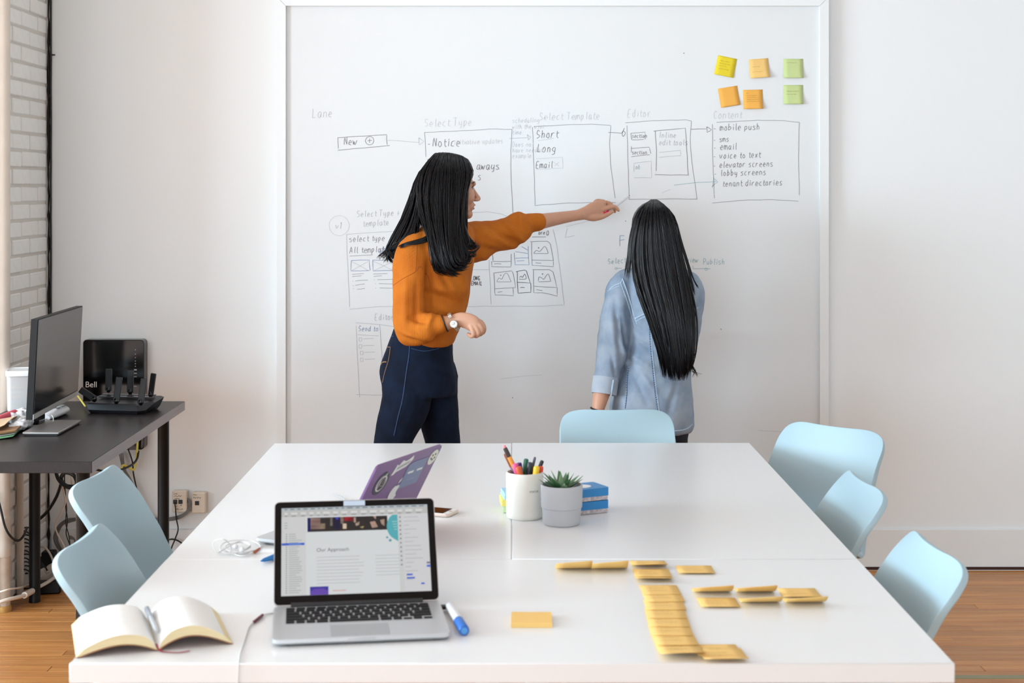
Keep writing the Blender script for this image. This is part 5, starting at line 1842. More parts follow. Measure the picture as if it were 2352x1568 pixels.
sticker_line([(.15, .68), (.17, .78), (.22, .86), (.21, .74), (.16, .72), (.23, .70), (.24, .80)], .006, M_ST_W)
sticker([(.30, .80), (.33, .93), (.36, .91), (.40, .965), (.45, .94), (.50, .955), (.545, .99), (.56, .94), (.52, .885), (.49, .86), (.44, .85), (.36, .83), (.33, .80)], 'word_sticker', M_ST_W)
for k in range(7):
    u = .35 + k * .025
    sticker_line([(u, .855 + k * .006), (u + .006, .90 + k * .006), (u + .016, .865 + k * .006), (u + .021, .89 + k * .006)], .0022, mat('sticker_ink', (90, 92, 96), rough=.6), -.0054)
sticker([(.54, .56), (.83, .56), (.83, .89), (.60, .89), (.54, .86)], 'square_sticker', M_ST_B)
sticker([(.585, .74), (.67, .74), (.67, .765), (.585, .765)], 'sticker_mark', M_ST_W, -.0053)
sticker([(.725, .74), (.81, .74), (.81, .765), (.725, .765)], 'sticker_mark', M_ST_W, -.0053)
sticker([(.62, .65), (.74, .65), (.74, .655), (.62, .655)], 'sticker_mark', mat('sticker_pale', (170, 178, 204), rough=.5), -.0053)
sticker(disc(.92, .86, .066, .066 * asp), 'round_sticker', mat('sticker_cream', (224, 220, 206), rough=.5))
for du, dv in ((-.02, .03), (.02, .035), (-.028, -.01), (0, -.03), (.028, -.012)):
    sticker(disc(.92 + du, .86 + dv, .011, .014, 8), 'sticker_mark', mat('sticker_olive', (70, 72, 60), rough=.6), -.0053)
# pale fruit-shaped emblem with a leaf
ap = []
for k in range(40):
    t = 2 * pi * k / 40
    r_ = .068 * (1 - .16 * math.exp(-((t - pi / 2) / .28) ** 2) - .10 * math.exp(-((t - 3 * pi / 2) / .25) ** 2))
    x_, z_ = r_ * math.cos(t) * 1.0, r_ * math.sin(t)
    bite = math.hypot(x_ - .068, z_ - .006)
    if bite < .034:
        x_ = .068 - math.sqrt(max(.034 ** 2 - (z_ - .006) ** 2, 0))
    ap.append((.5 + x_ * 1.0, .525 + z_ * asp * 1.05))
sticker(ap, 'emblem', M_ST_W)
sticker([(.50, .640), (.505, .680), (.535, .710), (.53, .670)], 'emblem_leaf', M_ST_W)

# ---------------------------------------------------------------- phone
pe = V((-.93, .37, 0)).normalized()
pc_ = V((-.207, 3.834, Zt))
pho = thing('phone', 'white smartphone with rose gold rim behind the silver laptop', 'phone', pc_, math.atan2(pe.y, pe.x))
pts = rrect(-.069, .069, -.0335, .0335, .010, 6)
MB().rings([[V((x * .99, y_ * .98, 0)) for x, y_ in pts], [V((x, y_, .002)) for x, y_ in pts], [V((x, y_, .006)) for x, y_ in pts], [V((x * .99, y_ * .98, .0075)) for x, y_ in pts]]).build('body', mat('rose_rim', (228, 205, 192), rough=.35, metal=.3), pho, local=True)
pts2 = rrect(-.067, .067, -.0318, .0318, .009, 6)
MB().rings([[V((x, y_, .0075)) for x, y_ in pts2], [V((x, y_, .0079)) for x, y_ in pts2]]).build('face_plate', M_WPL, pho, local=True)
MB().box((0, 0, .0081), (.104, .058, .0006)).build('screen', M_BEZEL, pho, local=True, smooth=False)
MB().lathe([(.005, .0079), (.005, .0084), (.004, .0084)], (-.0595, 0, 0), 16).build('home_button', mat('rose_ring', (225, 190, 170), rough=.3, metal=.6), pho, local=True)

# ---------------------------------------------------------------- pen cup and pens
cc = V(((1205.5 - CX) * 3.778 / F, 3.778, Zt))
cup = thing('pen_cup', 'white ceramic pen cup with a small word on its side', 'cup', cc)
M_CER = mat('ivory_ceramic', (238, 232, 222), rough=.3)
MB().lathe([(.040, 0), (.0435, .003), (.0455, .012), (.0458, .108), (.0448, .112), (.0425, .112), (.0415, .108), (.0415, .006), (.001, .005)], (0, 0, 0), 48).build('body', M_CER, cup, local=True)
wd_ = MB()
text_mesh(wd_, 'FOCUS', (0, 0, 0), (1, 0, 0), (0, 0, 1), .0062)
vv = []
a0 = math.radians(-76)
for v in wd_.v:
    a = a0 + (v.x * 1.25) / .0462
    vv.append(V((.0462 * math.cos(a), .0462 * math.sin(a), .0685 + v.z)))
wd_.v = vv
wd_.build('lettering', M_INK, cup, local=True, smooth=False)
pens = [('brown capped pen leaning left out of the white cup', (150, 120, 150), (1160, 1041), (1184, 1090), .0052, (150, 78, 44), 3.80),
        ('orange pen with a dark collar and pink tip leaning left out of the cup', (236, 156, 62), (1159, 1027), (1192, 1088), .0056, (60, 46, 46), 3.775),
        ('pink marker standing in the white cup', (232, 76, 140), (1182, 1064), (1189, 1092), .0072, (236, 90, 150), 3.765),
        ('purple marker standing behind the orange one in the white cup', (98, 48, 132), (1192, 1062), (1196, 1092), .0072, (90, 44, 124), 3.80),
        ('red-orange marker at the front of the white cup', (206, 88, 46), (1190, 1071), (1195, 1092), .0080, (212, 94, 50), 3.752),
        ('green marker standing in the middle of the white cup', (36, 112, 82), (1209, 1053), (1204, 1092), .0062, (30, 100, 72), 3.785),
        ('black marker in the middle of the white cup', (42, 46, 54), (1218, 1061), (1214, 1092), .0078, (36, 40, 48), 3.765),
        ('slim grey pen leaning right in the white cup', (96, 98, 116), (1229, 1049), (1219, 1092), .0034, (84, 84, 104), 3.79),
        ('yellow marker at the front right of the white cup', (245, 196, 30), (1233, 1070), (1230, 1092), .0078, (250, 205, 40), 3.752),
        ('red marker at the right rim of the white cup', (226, 66, 30), (1243, 1070), (1240, 1092), .0065, (232, 76, 36), 3.775),
        ('dark violet stylus leaning right out of the white cup', (70, 62, 92), (1246, 1057), (1232, 1092), .0050, (26, 24, 28), 3.79)]
for lb, col, top, low, r_, c2_, Yp in pens:
    a, b = P(top[0], top[1], Yp), P(low[0], low[1], Yp)
    dn = (b - a).normalized()
    foot = a + dn * ((a.z - (Zt + .008)) / -dn.z)
    foot = V((cc.x + max(-.03, min(.03, foot.x - cc.x)), cc.y + max(-.028, min(.028, foot.y - cc.y)), Zt + .008))
    ax_ = (a - foot).normalized()
    L = (a - foot).length
    nm = 'marker_pen' if r_ > .006 else 'pen'
    t = thing(nm, lb, 'pen', foot, group='pens standing in the white cup')
    hexc = '%02x%02x%02x'
    cf = .86 if 'pink tip' in lb else .78
    MB().tube([foot + ax_ * .012, foot + ax_ * (L * cf)], [r_, r_], 14).build('barrel', mat('pen_' + hexc % col, col, rough=.4), t)
    MB().tube([foot + ax_ * (L * cf), foot + ax_ * (L - .004), foot + ax_ * (L - .001), foot + ax_ * L], [r_ * .98, r_ * .96, r_ * .8, r_ * .4], 14).build('cap', mat('pen_' + hexc % c2_, c2_, rough=.4), t)
    if 'pink tip' in lb:
        MB().tube([foot + ax_ * (L - .002), foot + ax_ * (L + .004), foot + ax_ * (L + .006)], [r_ * .8, r_ * .75, r_ * .3], 12).build('eraser', mat('eraser_pink', (236, 150, 160), rough=.7), t)
    MB().tube([foot, foot + ax_ * .012], [r_ * .25, r_ * .9], 12).build('tip', M_BLACK, t)

# ---------------------------------------------------------------- succulent in a grey pot
pcn = V(((1290 - CX) * 3.705 / F, 3.705, Zt))
pt = thing('potted_succulent', 'small green succulent in a pale grey two-step pot', 'plant', pcn)
MB().lathe([(.0405, 0), (.0435, .003), (.0452, .010), (.0468, .040), (.0492, .042), (.0505, .092), (.0498, .095), (.0465, .095), (.0455, .09), (.045, .07), (.001, .07)], (0, 0, 0), 48).build('pot', mat('grey_stoneware', (182, 181, 184), rough=.65, bump=.05, bscale=300), pt, local=True, sharp=25)
MB().lathe([(.045, .078), (.03, .082), (.001, .083)], (0, 0, 0), 28).build('soil', mat('soil', (46, 40, 34), rough=.95, noise=.3, nscale=200, bump=.6, bscale=250), pt, local=True)
M_LEAF = mat('succulent_leaf', (74, 116, 74), rough=.4, noise=.35, nscale=60)
M_LEAF2 = mat('succulent_leaf_pale', (142, 168, 132), rough=.4, noise=.3, nscale=60)
r_l = random.Random(12)
for k in range(26):
    ring_ = k % 3
    a = k * 2.39996
    tilt = (.5, .9, 1.25)[ring_] + r_l.uniform(-.12, .12)
    L = (.046, .058, .055)[ring_] * r_l.uniform(.85, 1.12)
    w_ = .0085
    d_ = V((math.cos(a), math.sin(a), 0))
    up_ = V((0, 0, 1))
    path, cur = [], V((0, 0, .081)) + d_ * .005
    n8 = 7
    for j in range(n8):
        path.append(cur.copy())
        t_ = tilt + .35 * (j / n8) * (-1 if ring_ == 2 else .4)
        cur = cur + (d_ * math.sin(t_) + up_ * math.cos(t_)) * (L / (n8 - 1))
    side_ = up_.cross(d_)
    rg = []
    for j, p in enumerate(path):
        s_ = w_ * (.75, 1, 1, .85, .62, .36, .06)[j]
        th = s_ * .42
        nrm = (d_ * -math.cos(tilt) + up_ * math.sin(tilt))
        rg.append([p + side_ * s_, p + nrm * th * .25 + side_ * s_ * .4, p + nrm * th * .05, p + nrm * th * .25 - side_ * s_ * .4, p - side_ * s_, p - nrm * th])
    MB().rings(rg).build('leaf', M_LEAF if r_l.random() < .68 else M_LEAF2, pt, local=True, sharp=70)

# ---------------------------------------------------------------- blue boxes behind the pot
M_TIN, M_TINP = mat('blue_tin', (40, 128, 190), rough=.4), mat('patterned_tin', (190, 178, 180), rough=.5, noise=.4, nscale=220)
cx_, cy_ = P(1341, 0, 3.85).x, 3.85
for k, lb in enumerate(('lower blue tin of the pair behind the grey pot', 'upper blue tin with a white patch behind the grey pot')):
    t = thing('tin', lb, 'tin', (cx_, cy_, Zt + k * .0315), math.radians(24 + k * 3), group='blue tins behind the pot')
    for a, b, m, nm in ((.001, .0115, M_TINP, 'tray'), (.011, .031, M_TIN, 'lid')):
        kk = 1.0 if nm == 'lid' else .975
        MB().rings([[V((x, y_, a)) for x, y_ in rrect(-.05 * kk, .05 * kk, -.04 * kk, .04 * kk, .006)], [V((x, y_, b)) for x, y_ in rrect(-.05 * kk, .05 * kk, -.04 * kk, .04 * kk, .006)]]).build(nm, m, t, local=True, sharp=30)
    if k:
        MB().rings([[V((x, y_, .0311)) for x, y_ in disc(-.008, .0, .026, .022)], [V((x, y_, .0314)) for x, y_ in disc(-.008, .0, .026, .022)]]).build('patch', M_WPL, t, local=True, smooth=False)

# ---------------------------------------------------------------- sticky pads left of the cup
for k, (lb, col, dx) in enumerate((('pale green sticky pad at the bottom of the stack behind the white cup', (206, 226, 176), .006), ('yellow sticky pad in the stack behind the white cup', (246, 226, 120), 0.0), ('light blue sticky pad on top of the stack behind the white cup', (168, 208, 232), .005))):
    c = V((P(1149, 0, 3.87).x + .038 + dx, 3.87, Zt + .0082 + k * .0162))
    t = thing('sticky_pad', lb, 'notepad', (c.x, c.y, c.z - .008), group='sticky pads stacked behind the cup')
    m_ = mat('pad_%d' % k, col, rough=.8)
    for j in range(4):
        MB().box((c.x + r_l.uniform(-.0006, .0006), c.y + r_l.uniform(-.0006, .0006), c.z - .006 + j * .004), (.074, .074, .0039), RZ(.06 * k + .02)).build('sheet_block', m_, t, smooth=False)

# ---------------------------------------------------------------- sticky notes
M_NOTE = {}


def note_mat(name, col):
    m = mat(name, col, rough=.75, spec=.2)
    nt = m.node_tree
    b = nt.nodes['Principled BSDF']
    tr = nt.nodes.new('ShaderNodeBsdfTranslucent')
    tr.inputs['Color'].default_value = rgb(*[min(255, int(c * 1.0)) for c in col])
    mx = nt.nodes.new('ShaderNodeMixShader')
    mx.inputs[0].default_value = .14
    nt.links.new(b.outputs[0], mx.inputs[1])
    nt.links.new(tr.outputs[0], mx.inputs[2])
    nt.links.new(mx.outputs[0], nt.nodes['Material Output'].inputs['Surface'])
    return m


N_OR = note_mat('note_orange', (255, 212, 132))
N_OR2 = note_mat('note_orange_deep', (255, 190, 92))
N_YE = note_mat('note_yellow', (246, 222, 62))
N_GR = note_mat('note_green', (212, 226, 158))
M_PENCIL = mat('pencil', (120, 100, 70), rough=.8)


def note_mesh(size, curl, sidecurl=0.0, th=.00035, n=10):
    """square sheet glued along y = 0, lifting towards y = -size; local z up"""
    ys, zs = [0.0], [0.0]
    y_, z_ = 0.0, 0.0
    for i in range(1, n + 1):
        t = i / n
        a = curl * max(0.0, (t - .12) / .88) ** 1.4
        y_ -= size / n * math.cos(a)
        z_ += size / n * math.sin(a)
        ys.append(y_)
        zs.append(z_)
    top = []
    for i in range(n + 1):
        for j in range(5):
            u = j / 4 - .5
            top.append(V((u * size, ys[i], zs[i] * (1 + sidecurl * u) + .0004)))
    vs = top + [p - V((0, 0, th)) for p in top]
    N_ = len(top)
    fs = []
    for i in range(n):
        for j in range(4):
            q = i * 5 + j
            fs.append((q, q + 5, q + 6, q + 1))
            fs.append((N_ + q, N_ + q + 1, N_ + q + 6, N_ + q + 5))
    for i in range(n):
        fs.append((i * 5, N_ + i * 5, N_ + i * 5 + 5, i * 5 + 5))
        fs.append((i * 5 + 4, i * 5 + 9, N_ + i * 5 + 9, N_ + i * 5 + 4))
    for j in range(4):
        fs.append((j, j + 1, N_ + j + 1, N_ + j))
        q = n * 5 + j
        fs.append((q, N_ + q, N_ + q + 1, q + 1))
    return vs, fs, ys, zs


def sticky(label, loc, rot, curl, m, group, sidecurl=0.0, lines=((.02, .03),), size=.076, seed=1, ink=None):
    vs, fs, ys, zs = note_mesh(size, curl, sidecurl)
    t = thing('sticky_note', label, 'sticky note', loc, 0, group)
    t.rotation_euler = rot
    MB().add(vs, fs).build('sheet', m, t, local=True, sharp=0)
    mk_ = MB()
    r = random.Random(seed)
    for fy_, ln in lines:
        for st in scribble(0, 0, ln * 1000, 3.2, r.randint(0, 999)):
            q = []
            for x_, y_ in st:
                yy_ = -fy_ - y_ / 1000 * -1
                zz_ = float(np.interp(-yy_, [-v for v in ys], zs))
                q.append(V((-size / 2 + .012 + x_ / 1000, yy_, zz_ * (1 + sidecurl * ((-size / 2 + .012 + x_ / 1000) / size)) + .0007)))
            mk_.ribbon(q, .0006, (0, 0, 1))
    if mk_.v:
        mk_.build('handwriting', ink or M_PENCIL, t, local=True, smooth=False)
    return t


tn = 'orange notes laid out on the front table'
# (px of the far edge's middle, y of the far edge, turn, curl, stack height, label)
NT = [(1316, 1299, .0, .80, 0, 'curled orange note at the far left of the table layout, beside its twin'),
      (1397, 1299, .0, .80, 0, 'curled orange note second from left, touching the long column'),
      (1486, 1288, 0, .34, 0, 'orange note at the head of the long column'),
      (1592, 1299, 0, .10, 0, 'flat orange note alone on the right of the column head'),
      (1494, 1307, 0, .10, 0, 'second orange note from the head of the long column'),
      (1498, 1318, 0, .30, 1, 'third orange note of the long column, its front edge lifted'),
      (1511, 1344, .02, .05, 0, 'fourth orange note of the long column'),
      (1518, 1361, .03, .05, 1, 'fifth orange note of the long column'),
      (1522, 1379, .0, .05, 2, 'sixth orange note of the long column'),
      (1526, 1398, -.03, .05, 3, 'seventh orange note of the long column'),
      (1531, 1417, -.02, .05, 4, 'eighth orange note of the long column'),
      (1536, 1437, -.01, .05, 5, 'ninth orange note of the long column, above the corner'),
      (1544, 1459, .02, .06, 6, 'tenth orange note, where the column starts to bend'),
      (1552, 1479, .03, .10, 7, 'orange note at the corner where the column turns right'),
      (1557, 1489, .05, .34, 8, 'curled orange note at the near end of the column'),
      (1640, 1482, .03, .10, 3, 'orange note right of the column foot'),
      (1652, 1494, .04, .16, 7, 'nearest orange note, at the right end of the column foot'),
      (1631, 1351, 0, .70, 0, 'curled orange note, far left of the six-note block'),
      (1729, 1351, 0, .70, 0, 'curled orange note, far middle of the six-note block'),
      (1828, 1351, 0, .10, 0, 'flat orange note, far right of the six-note block'),
      (1644, 1373, 0, .10, 0, 'flat orange note, near left of the six-note block'),
      (1740, 1374, 0, .66, 0, 'curled orange note, near middle of the six-note block'),
      (1841, 1374, 0, .66, 0, 'curled orange note, near right of the six-note block')]
for k, (px, py, tw, cl, hgt, lb) in enumerate(NT):
    c = G(px, py, Zt)
    c.z = Zt + .0004 + hgt * .00045
    sticky(lb, c, (-.004 if hgt else 0, 0, tw), cl, N_OR, tn, sidecurl=.25 if cl > .3 else 0, lines=((.024, .034), (.042, .04)) if cl < .3 else ((.02, .03),), seed=k)
# the unused pad
c = G(1221, 1428, Zt)
t = thing('sticky_pad', 'thick orange sticky pad alone on the front table', 'notepad', (c.x, c.y, Zt))
for j in range(4):
    MB().box((c.x, c.y + j * .0002, Zt + .0011 + j * .0021), (.0755, .0755, .0020), RZ(-.01)).build('sheet_block', N_OR, t, smooth=False)

# notes on the whiteboard
wn = 'sticky notes on the whiteboard'
for k, (px, py, a, cl, m, lb, ln) in enumerate((
        (1671, 131, -.20, .10, N_YE, 'yellow sticky note at the upper left of the group on the whiteboard', ((.018, .04), (.028, .044), (.038, .03), (.05, .04))),
        (1742, 135, .07, .35, N_OR, 'pale orange sticky note between the yellow and green ones', ((.03, .03), (.05, .04))),
        (1822, 135, .0, .25, N_GR, 'upper of the two green sticky notes on the whiteboard', ((.014, .04),)),
        (1671, 200, .16, .12, N_OR2, 'plain tilted orange sticky note under the yellow one', ()),
        (1729, 206, .02, .25, N_OR2, 'orange sticky note with several written lines on the whiteboard', ((.012, .01), (.022, .046), (.03, .05), (.038, .05), (.046, .05))),
        (1822, 195, .0, .25, N_GR, 'lower of the two green sticky notes on the whiteboard', ((.024, .05), (.036, .04))))):
    c = P(px, py, YB - .0008)
    sz = .0785
    t = sticky(lb, c, (0, 0, 0), cl, m, wn, sidecurl=.7 if k in (1, 2, 4, 5) else .2, lines=ln, size=sz, seed=60 + k, ink=mat('note_ink', (150, 110, 50), rough=.8))
    t.rotation_euler = (Matrix.Rotation(-a, 3, 'Y') @ Matrix.Rotation(pi / 2, 3, 'X')).to_euler()

# ---------------------------------------------------------------- open notebook
ba = math.radians(18)
be, bn = V((math.cos(ba), math.sin(ba), 0)), V((-math.sin(ba), math.cos(ba), 0))
sp0 = V((-.616, 2.690, Zt))
BH = .205
bk = thing('notebook', 'open cream paged notebook lying at the table corner', 'book', sp0)
M_PAGE = mat('page_cream', (240, 239, 236), rough=.7)
M_PEDGE = mat('page_edge', (232, 214, 170), rough=.8, noise=.08, nscale=8, stretch=(1, 1, 240))
M_COVER = mat('notebook_cover', (170, 112, 74), rough=.6)
for side_, nm in ((-1, 'left_pages'), (1, 'right_pages')):
    Lw = .137 if side_ < 0 else .130
    n = 18
    lo, hi = [], []
    for i in range(n + 1):
        t = i / n
        arch = (.023 if side_ > 0 else .017) * math.sin(pi * t ** .85) ** 1.0
        th = .0165 * (min(1, (t * 7) ** .6)) * (1 - .12 * t)
        x_ = t * Lw
        out_x = x_ * side_
        lo.append((out_x, max(arch * (1 - .05), .0012)))
        if t == 1:
            lo[-1] = (out_x, .0012)
        hi.append((out_x - side_ * (.014 * (t ** 3)), arch + th))
    sec = lo + hi[::-1]
    pg = MB()

    def pt_(x_, z_, y_):
        return sp0 + be * x_ + bn * y_ + V((0, 0, z_))
    m_ = len(sec)
    front = [pt_(x_, z_, 0) for x_, z_ in sec]
    backp = [pt_(x_, z_, BH) for x_, z_ in sec]
    fs = []
    mi = []
    for i in range(m_):
        k = (i + 1) % m_
        fs.append((i, k, m_ + k, m_ + i))
    pg.add(front + backp, [])
    for idx_, f_ in enumerate(fs):
        pg.f.append(f_)
        pg.mi.append(0 if idx_ > n else 1)
    for i in range(n):
        pg.f.append((i, i + 1, m_ - 2 - i, m_ - 1 - i))
        pg.mi.append(1)
        pg.f.append((m_ + i, m_ + m_ - 1 - i, m_ + m_ - 2 - i, m_ + i + 1))
        pg.mi.append(1)
    pg.build(nm, [M_PAGE, M_PEDGE], bk, sharp=50)
    cv = MB()
    cv.add([pt_(x_, max(z_ - .0012, .0004), -.002) for x_, z_ in lo] + [pt_(x_, max(z_ - .0012, .0004), BH + .002) for x_, z_ in lo] +
           [pt_(x_, max(z_ - .0004, .001), -.002) for x_, z_ in lo] + [pt_(x_, max(z_ - .0004, .001), BH + .002) for x_, z_ in lo],
           [(i, i + 1, n + 1 + i + 1, n + 1 + i) for i in range(n)] + [(2 * n + 2 + i, 3 * n + 3 + i, 3 * n + 4 + i, 2 * n + 3 + i) for i in range(n)] + [(i, 2 * n + 2 + i, 2 * n + 3 + i, i + 1) for i in range(n)])
    cv.build('cover', M_COVER, bk)
    wr = MB()
    for k in range(9):
        y0_ = BH * (.93 - k * .075)
        for st in scribble(0, 0, 90 * (.9 if k % 3 else .6), 3.0, k * 5 + (2 if side_ > 0 else 0)):
            if side_ > 0 and k > 3:
                continue
            q = []
            for x_, y_ in st:
                xx = (.022 + x_ / 1000) * side_ if side_ > 0 else -(Lw - .014 - x_ / 1000)
                t = min(abs(xx) / Lw, 1)
                zz_ = float(np.interp(abs(xx), [abs(p[0]) for p in hi], [p[1] for p in hi]))
                q.append(pt_(xx, zz_ + .0005, y0_ + y_ / 1000 * -1))
            wr.ribbon(q, .0004, (0, 0, 1))
    wr.build('handwriting', mat('faint_pencil', (196, 196, 198), rough=.8), bk, smooth=False)
rb = [sp0 + bn * .03 + V((0, 0, .004)), sp0 + bn * .005 + V((.001, 0, .004)), sp0 + bn * -.008 + V((.006, 0, .0016)), G(385, 1497, Zt + .001), G(412, 1498, Zt + .001), G(436, 1494, Zt + .001)]
MB().ribbon([V(q) for q in spline([tuple(p) for p in rb], 6)], .0042, (0, 0, 1)).build('bookmark', mat('red_ribbon', (176, 44, 72), rough=.6), bk)
gp_ = thing('clear_pen', 'clear plastic pen resting in the gutter of the open notebook', 'pen', sp0 + bn * .05 + V((0, 0, .018)))
a, b = sp0 + bn * .045 + V((.002, 0, .0215)), sp0 + bn * .19 + V((-.003, 0, .0245))
M_CLR = mat('clear_plastic', (222, 226, 232), rough=.15, alpha=.6)
MB().tube([a, a.lerp(b, .1), a.lerp(b, .62)], [.0015, .0042, .0042], 14).build('barrel', M_CLR, gp_)
MB().tube([a.lerp(b, .62), a.lerp(b, .98), b], [.0052, .0052, .004], 14).build('cap', mat('smoke_plastic', (170, 176, 186), rough=.2, alpha=.75), gp_)
MB().tube([a.lerp(b, .05), a.lerp(b, .9)], .0012, 8).build('refill', mat('refill_grey', (110, 116, 128), rough=.4), gp_)

# ---------------------------------------------------------------- marker, cables, earphones, pen on the table
a, b = V((-.0855, 2.778, Zt + .0096)), V((-.119, 2.945, Zt + .0090))
mk2 = thing('marker_pen', 'white marker with a blue cap lying beside the silver laptop', 'marker', (a + b) / 2)
MB().tube([a.lerp(b, .36), a.lerp(b, .97), b], [.0088, .0088, .007], 20).build('barrel', M_WPL, mk2)
MB().tube([a, a.lerp(b, .01), a.lerp(b, .37)], [.0082, .0095, .0095], 20).build('cap', mat('cap_blue', (36, 104, 188), rough=.35), mk2)
MB().lathe([(.0001, 0), (.006, 0), (.006, .0006), (.0001, .0006)], a + (a - b).normalized() * .0003, 16, axis=(a - b)).build('cap_end', mat('cap_blue_light', (84, 150, 214), rough=.35), mk2)

pts = [(636, 1406, .001), (612, 1410, .002), (600, 1414, .0025), (588, 1424, .0022), (572, 1440, .0022), (562, 1470, .0022), (552, 1500, .0022), (549, 1518, .0022)]
pa = [G(x, y_, Zt + z) for x, y_, z in pts]
e0 = pa[-1]
pa += [V((e0.x + .0005, 2.6165, Zt + .0018)), V((e0.x + .001, 2.6125, Zt - .008)), V((e0.x, 2.612, Zt - .05)), V((e0.x + .004, 2.612, Zt - .12))]
ct = thing('charging_cable', 'thin white charging cable hanging over the front table edge', 'cable', pa[2])
MB().tube([V(q) for q in spline([tuple(p) for p in pa], 8)], .0015, 8).build('cable', mat('cable_white', (214, 212, 208), rough=.5), ct)
MB().tube([G(603, 1412, Zt + .0035), G(583, 1428, Zt + .0035)], .0028, 10).build('red_sleeve', mat('maroon_plastic', (110, 40, 52), rough=.5), ct)

ea_ = thing('earphones', 'tangled white wired earphones with a copper plug', 'earphones', G(545, 1262, Zt))
M_EAR = mat('ear_white', (222, 221, 218), rough=.4)
pts = [G(572, 1268, Zt + .002), G(540, 1272, Zt + .002), G(508, 1266, Zt + .003), G(512, 1248, Zt + .006), G(545, 1240, Zt + .008), G(585, 1244, Zt + .005), G(597, 1258, Zt + .003), G(560, 1268, Zt + .004), G(520, 1262, Zt + .005),
       G(524, 1250, Zt + .008), G(560, 1246, Zt + .008), G(575, 1256, Zt + .005), G(545, 1268, Zt + .004), G(505, 1272, Zt + .003), G(494, 1262, Zt + .012), G(489, 1250, Zt + .022), G(497, 1240, Zt + .032), G(512, 1238, Zt + .036), G(525, 1246, Zt + .026), G(530, 1258, Zt + .012), G(528, 1268, Zt + .003)]
MB().tube([V(q) for q in spline([tuple(p) for p in pts], 8)], .0013, 8).build('cord', M_EAR, ea_)
pts = [G(500, 1270, Zt + .002), G(530, 1252, Zt + .009), G(552, 1243, Zt + .010), G(575, 1250, Zt + .008), G(562, 1262, Zt + .006), G(540, 1272, Zt + .003), G(565, 1276, Zt + .002), G(590, 1262, Zt + .002), G(602, 1252, Zt + .002)]
MB().tube([V(q) for q in spline([tuple(p) for p in pts], 8)], .0013, 8).build('cord', M_EAR, ea_)
for px, py in ((541, 1255), (556, 1262)):
    q = G(px, py, Zt + .009)
    MB().ellipsoid(q, (.006, .007, .0055)).build('earbud', M_WPL, ea_)
q = G(585, 1268, Zt + .004)
MB().tube([q, q + V((.004, .012, .002)), q + V((.008, .022, .004))], [.0036, .0034, .0018], 12).build('plug', mat('copper', (176, 96, 70), rough=.3, metal=.8), ea_)
pts = [G(764, 1133, Zt + .002), G(778, 1140, Zt + .003), G(795, 1146, Zt + .003), G(815, 1156, Zt + .002), G(800, 1152, Zt + .002), G(782, 1138, Zt + .004)]
tag(MB().tube([V(q) for q in spline([tuple(p) for p in pts], 8)], .0011, 8).build('thin_wire', mat('wire_grey', (180, 180, 182), rough=.4), loc=pts[0]), 'thin grey wire on the table left of the purple lid', 'cable')

a, b = G(599, 1288, Zt + .006), G(660, 1270, Zt + .0075)
bp_ = thing('blue_pen', 'blue pen pointing out from behind the silver laptop screen', 'pen', a)
MB().tube([a, a.lerp(b, .12), a.lerp(b, .5), b], [.0012, .0042, .0068, .0068], 14).build('cap', mat('pen_blue', (28, 116, 184), rough=.35), bp_)
MB().tube([b, b + (b - a) * .9], .006, 14).build('barrel', M_WPL, bp_)
# ---------------------------------------------------------------- marker writing on the board
INK = {'d': mat('ink_dark', (120, 120, 124), rough=.5), 'm': mat('ink_mid', (150, 150, 154), rough=.5), 'f': mat('ink_faint', (190, 191, 195), rough=.5),
       'g': mat('ink_ghost', (206, 207, 210), rough=.5), 'b': mat('ink_blue', (120, 140, 178), rough=.5), 't': mat('ink_teal', (160, 186, 192), rough=.5), 'k': mat('ink_black', (78, 78, 82), rough=.5)}
PXW = YB / F * .82


def ink_obj(name, strokes, tone, wpx=1.6):
    mb = MB()
    for k, st in enumerate(strokes):
        if len(st) < 2:
            continue
        mb.ribbon([P(q[0], q[1], YB - .0006 - .00005 * (k % 4)) for q in st], wpx * PXW, (0, -1, 0))
    return mb.build(name, INK[tone], wbt, smooth=False)


def write(text, x, y, h, tone, rot=0.0, w_=1.5):
    ink_obj('marker_writing', strokes_of(text, x, y, h, rot), tone, w_)


def wob(pts, seed=0, amp=.6):
    """hand-drawn line through points"""
    r = random.Random(seed + int(pts[0][0]))
    out = []
    for i in range(len(pts) - 1):
        (x0, y0), (x1, y1) = pts[i], pts[i + 1]
        n = max(2, int(math.hypot(x1 - x0, y1 - y0) / 18))
        for k in range(n):
            t = k / n
            out.append((x0 + (x1 - x0) * t + (r.uniform(-amp, amp) if 0 < t else 0), y0 + (y1 - y0) * t + (r.uniform(-amp, amp) if 0 < t else 0)))
    out.append(pts[-1])
    return out


def draw(lines, tone, w_=1.4):
    ink_obj('marker_drawing', [wob(l) for l in lines], tone, w_)


def circ(x, y, r, n=20):
    return [(x + r * math.cos(2 * pi * k / n + .3), y + r * math.sin(2 * pi * k / n + .3)) for k in range(n + 1)]


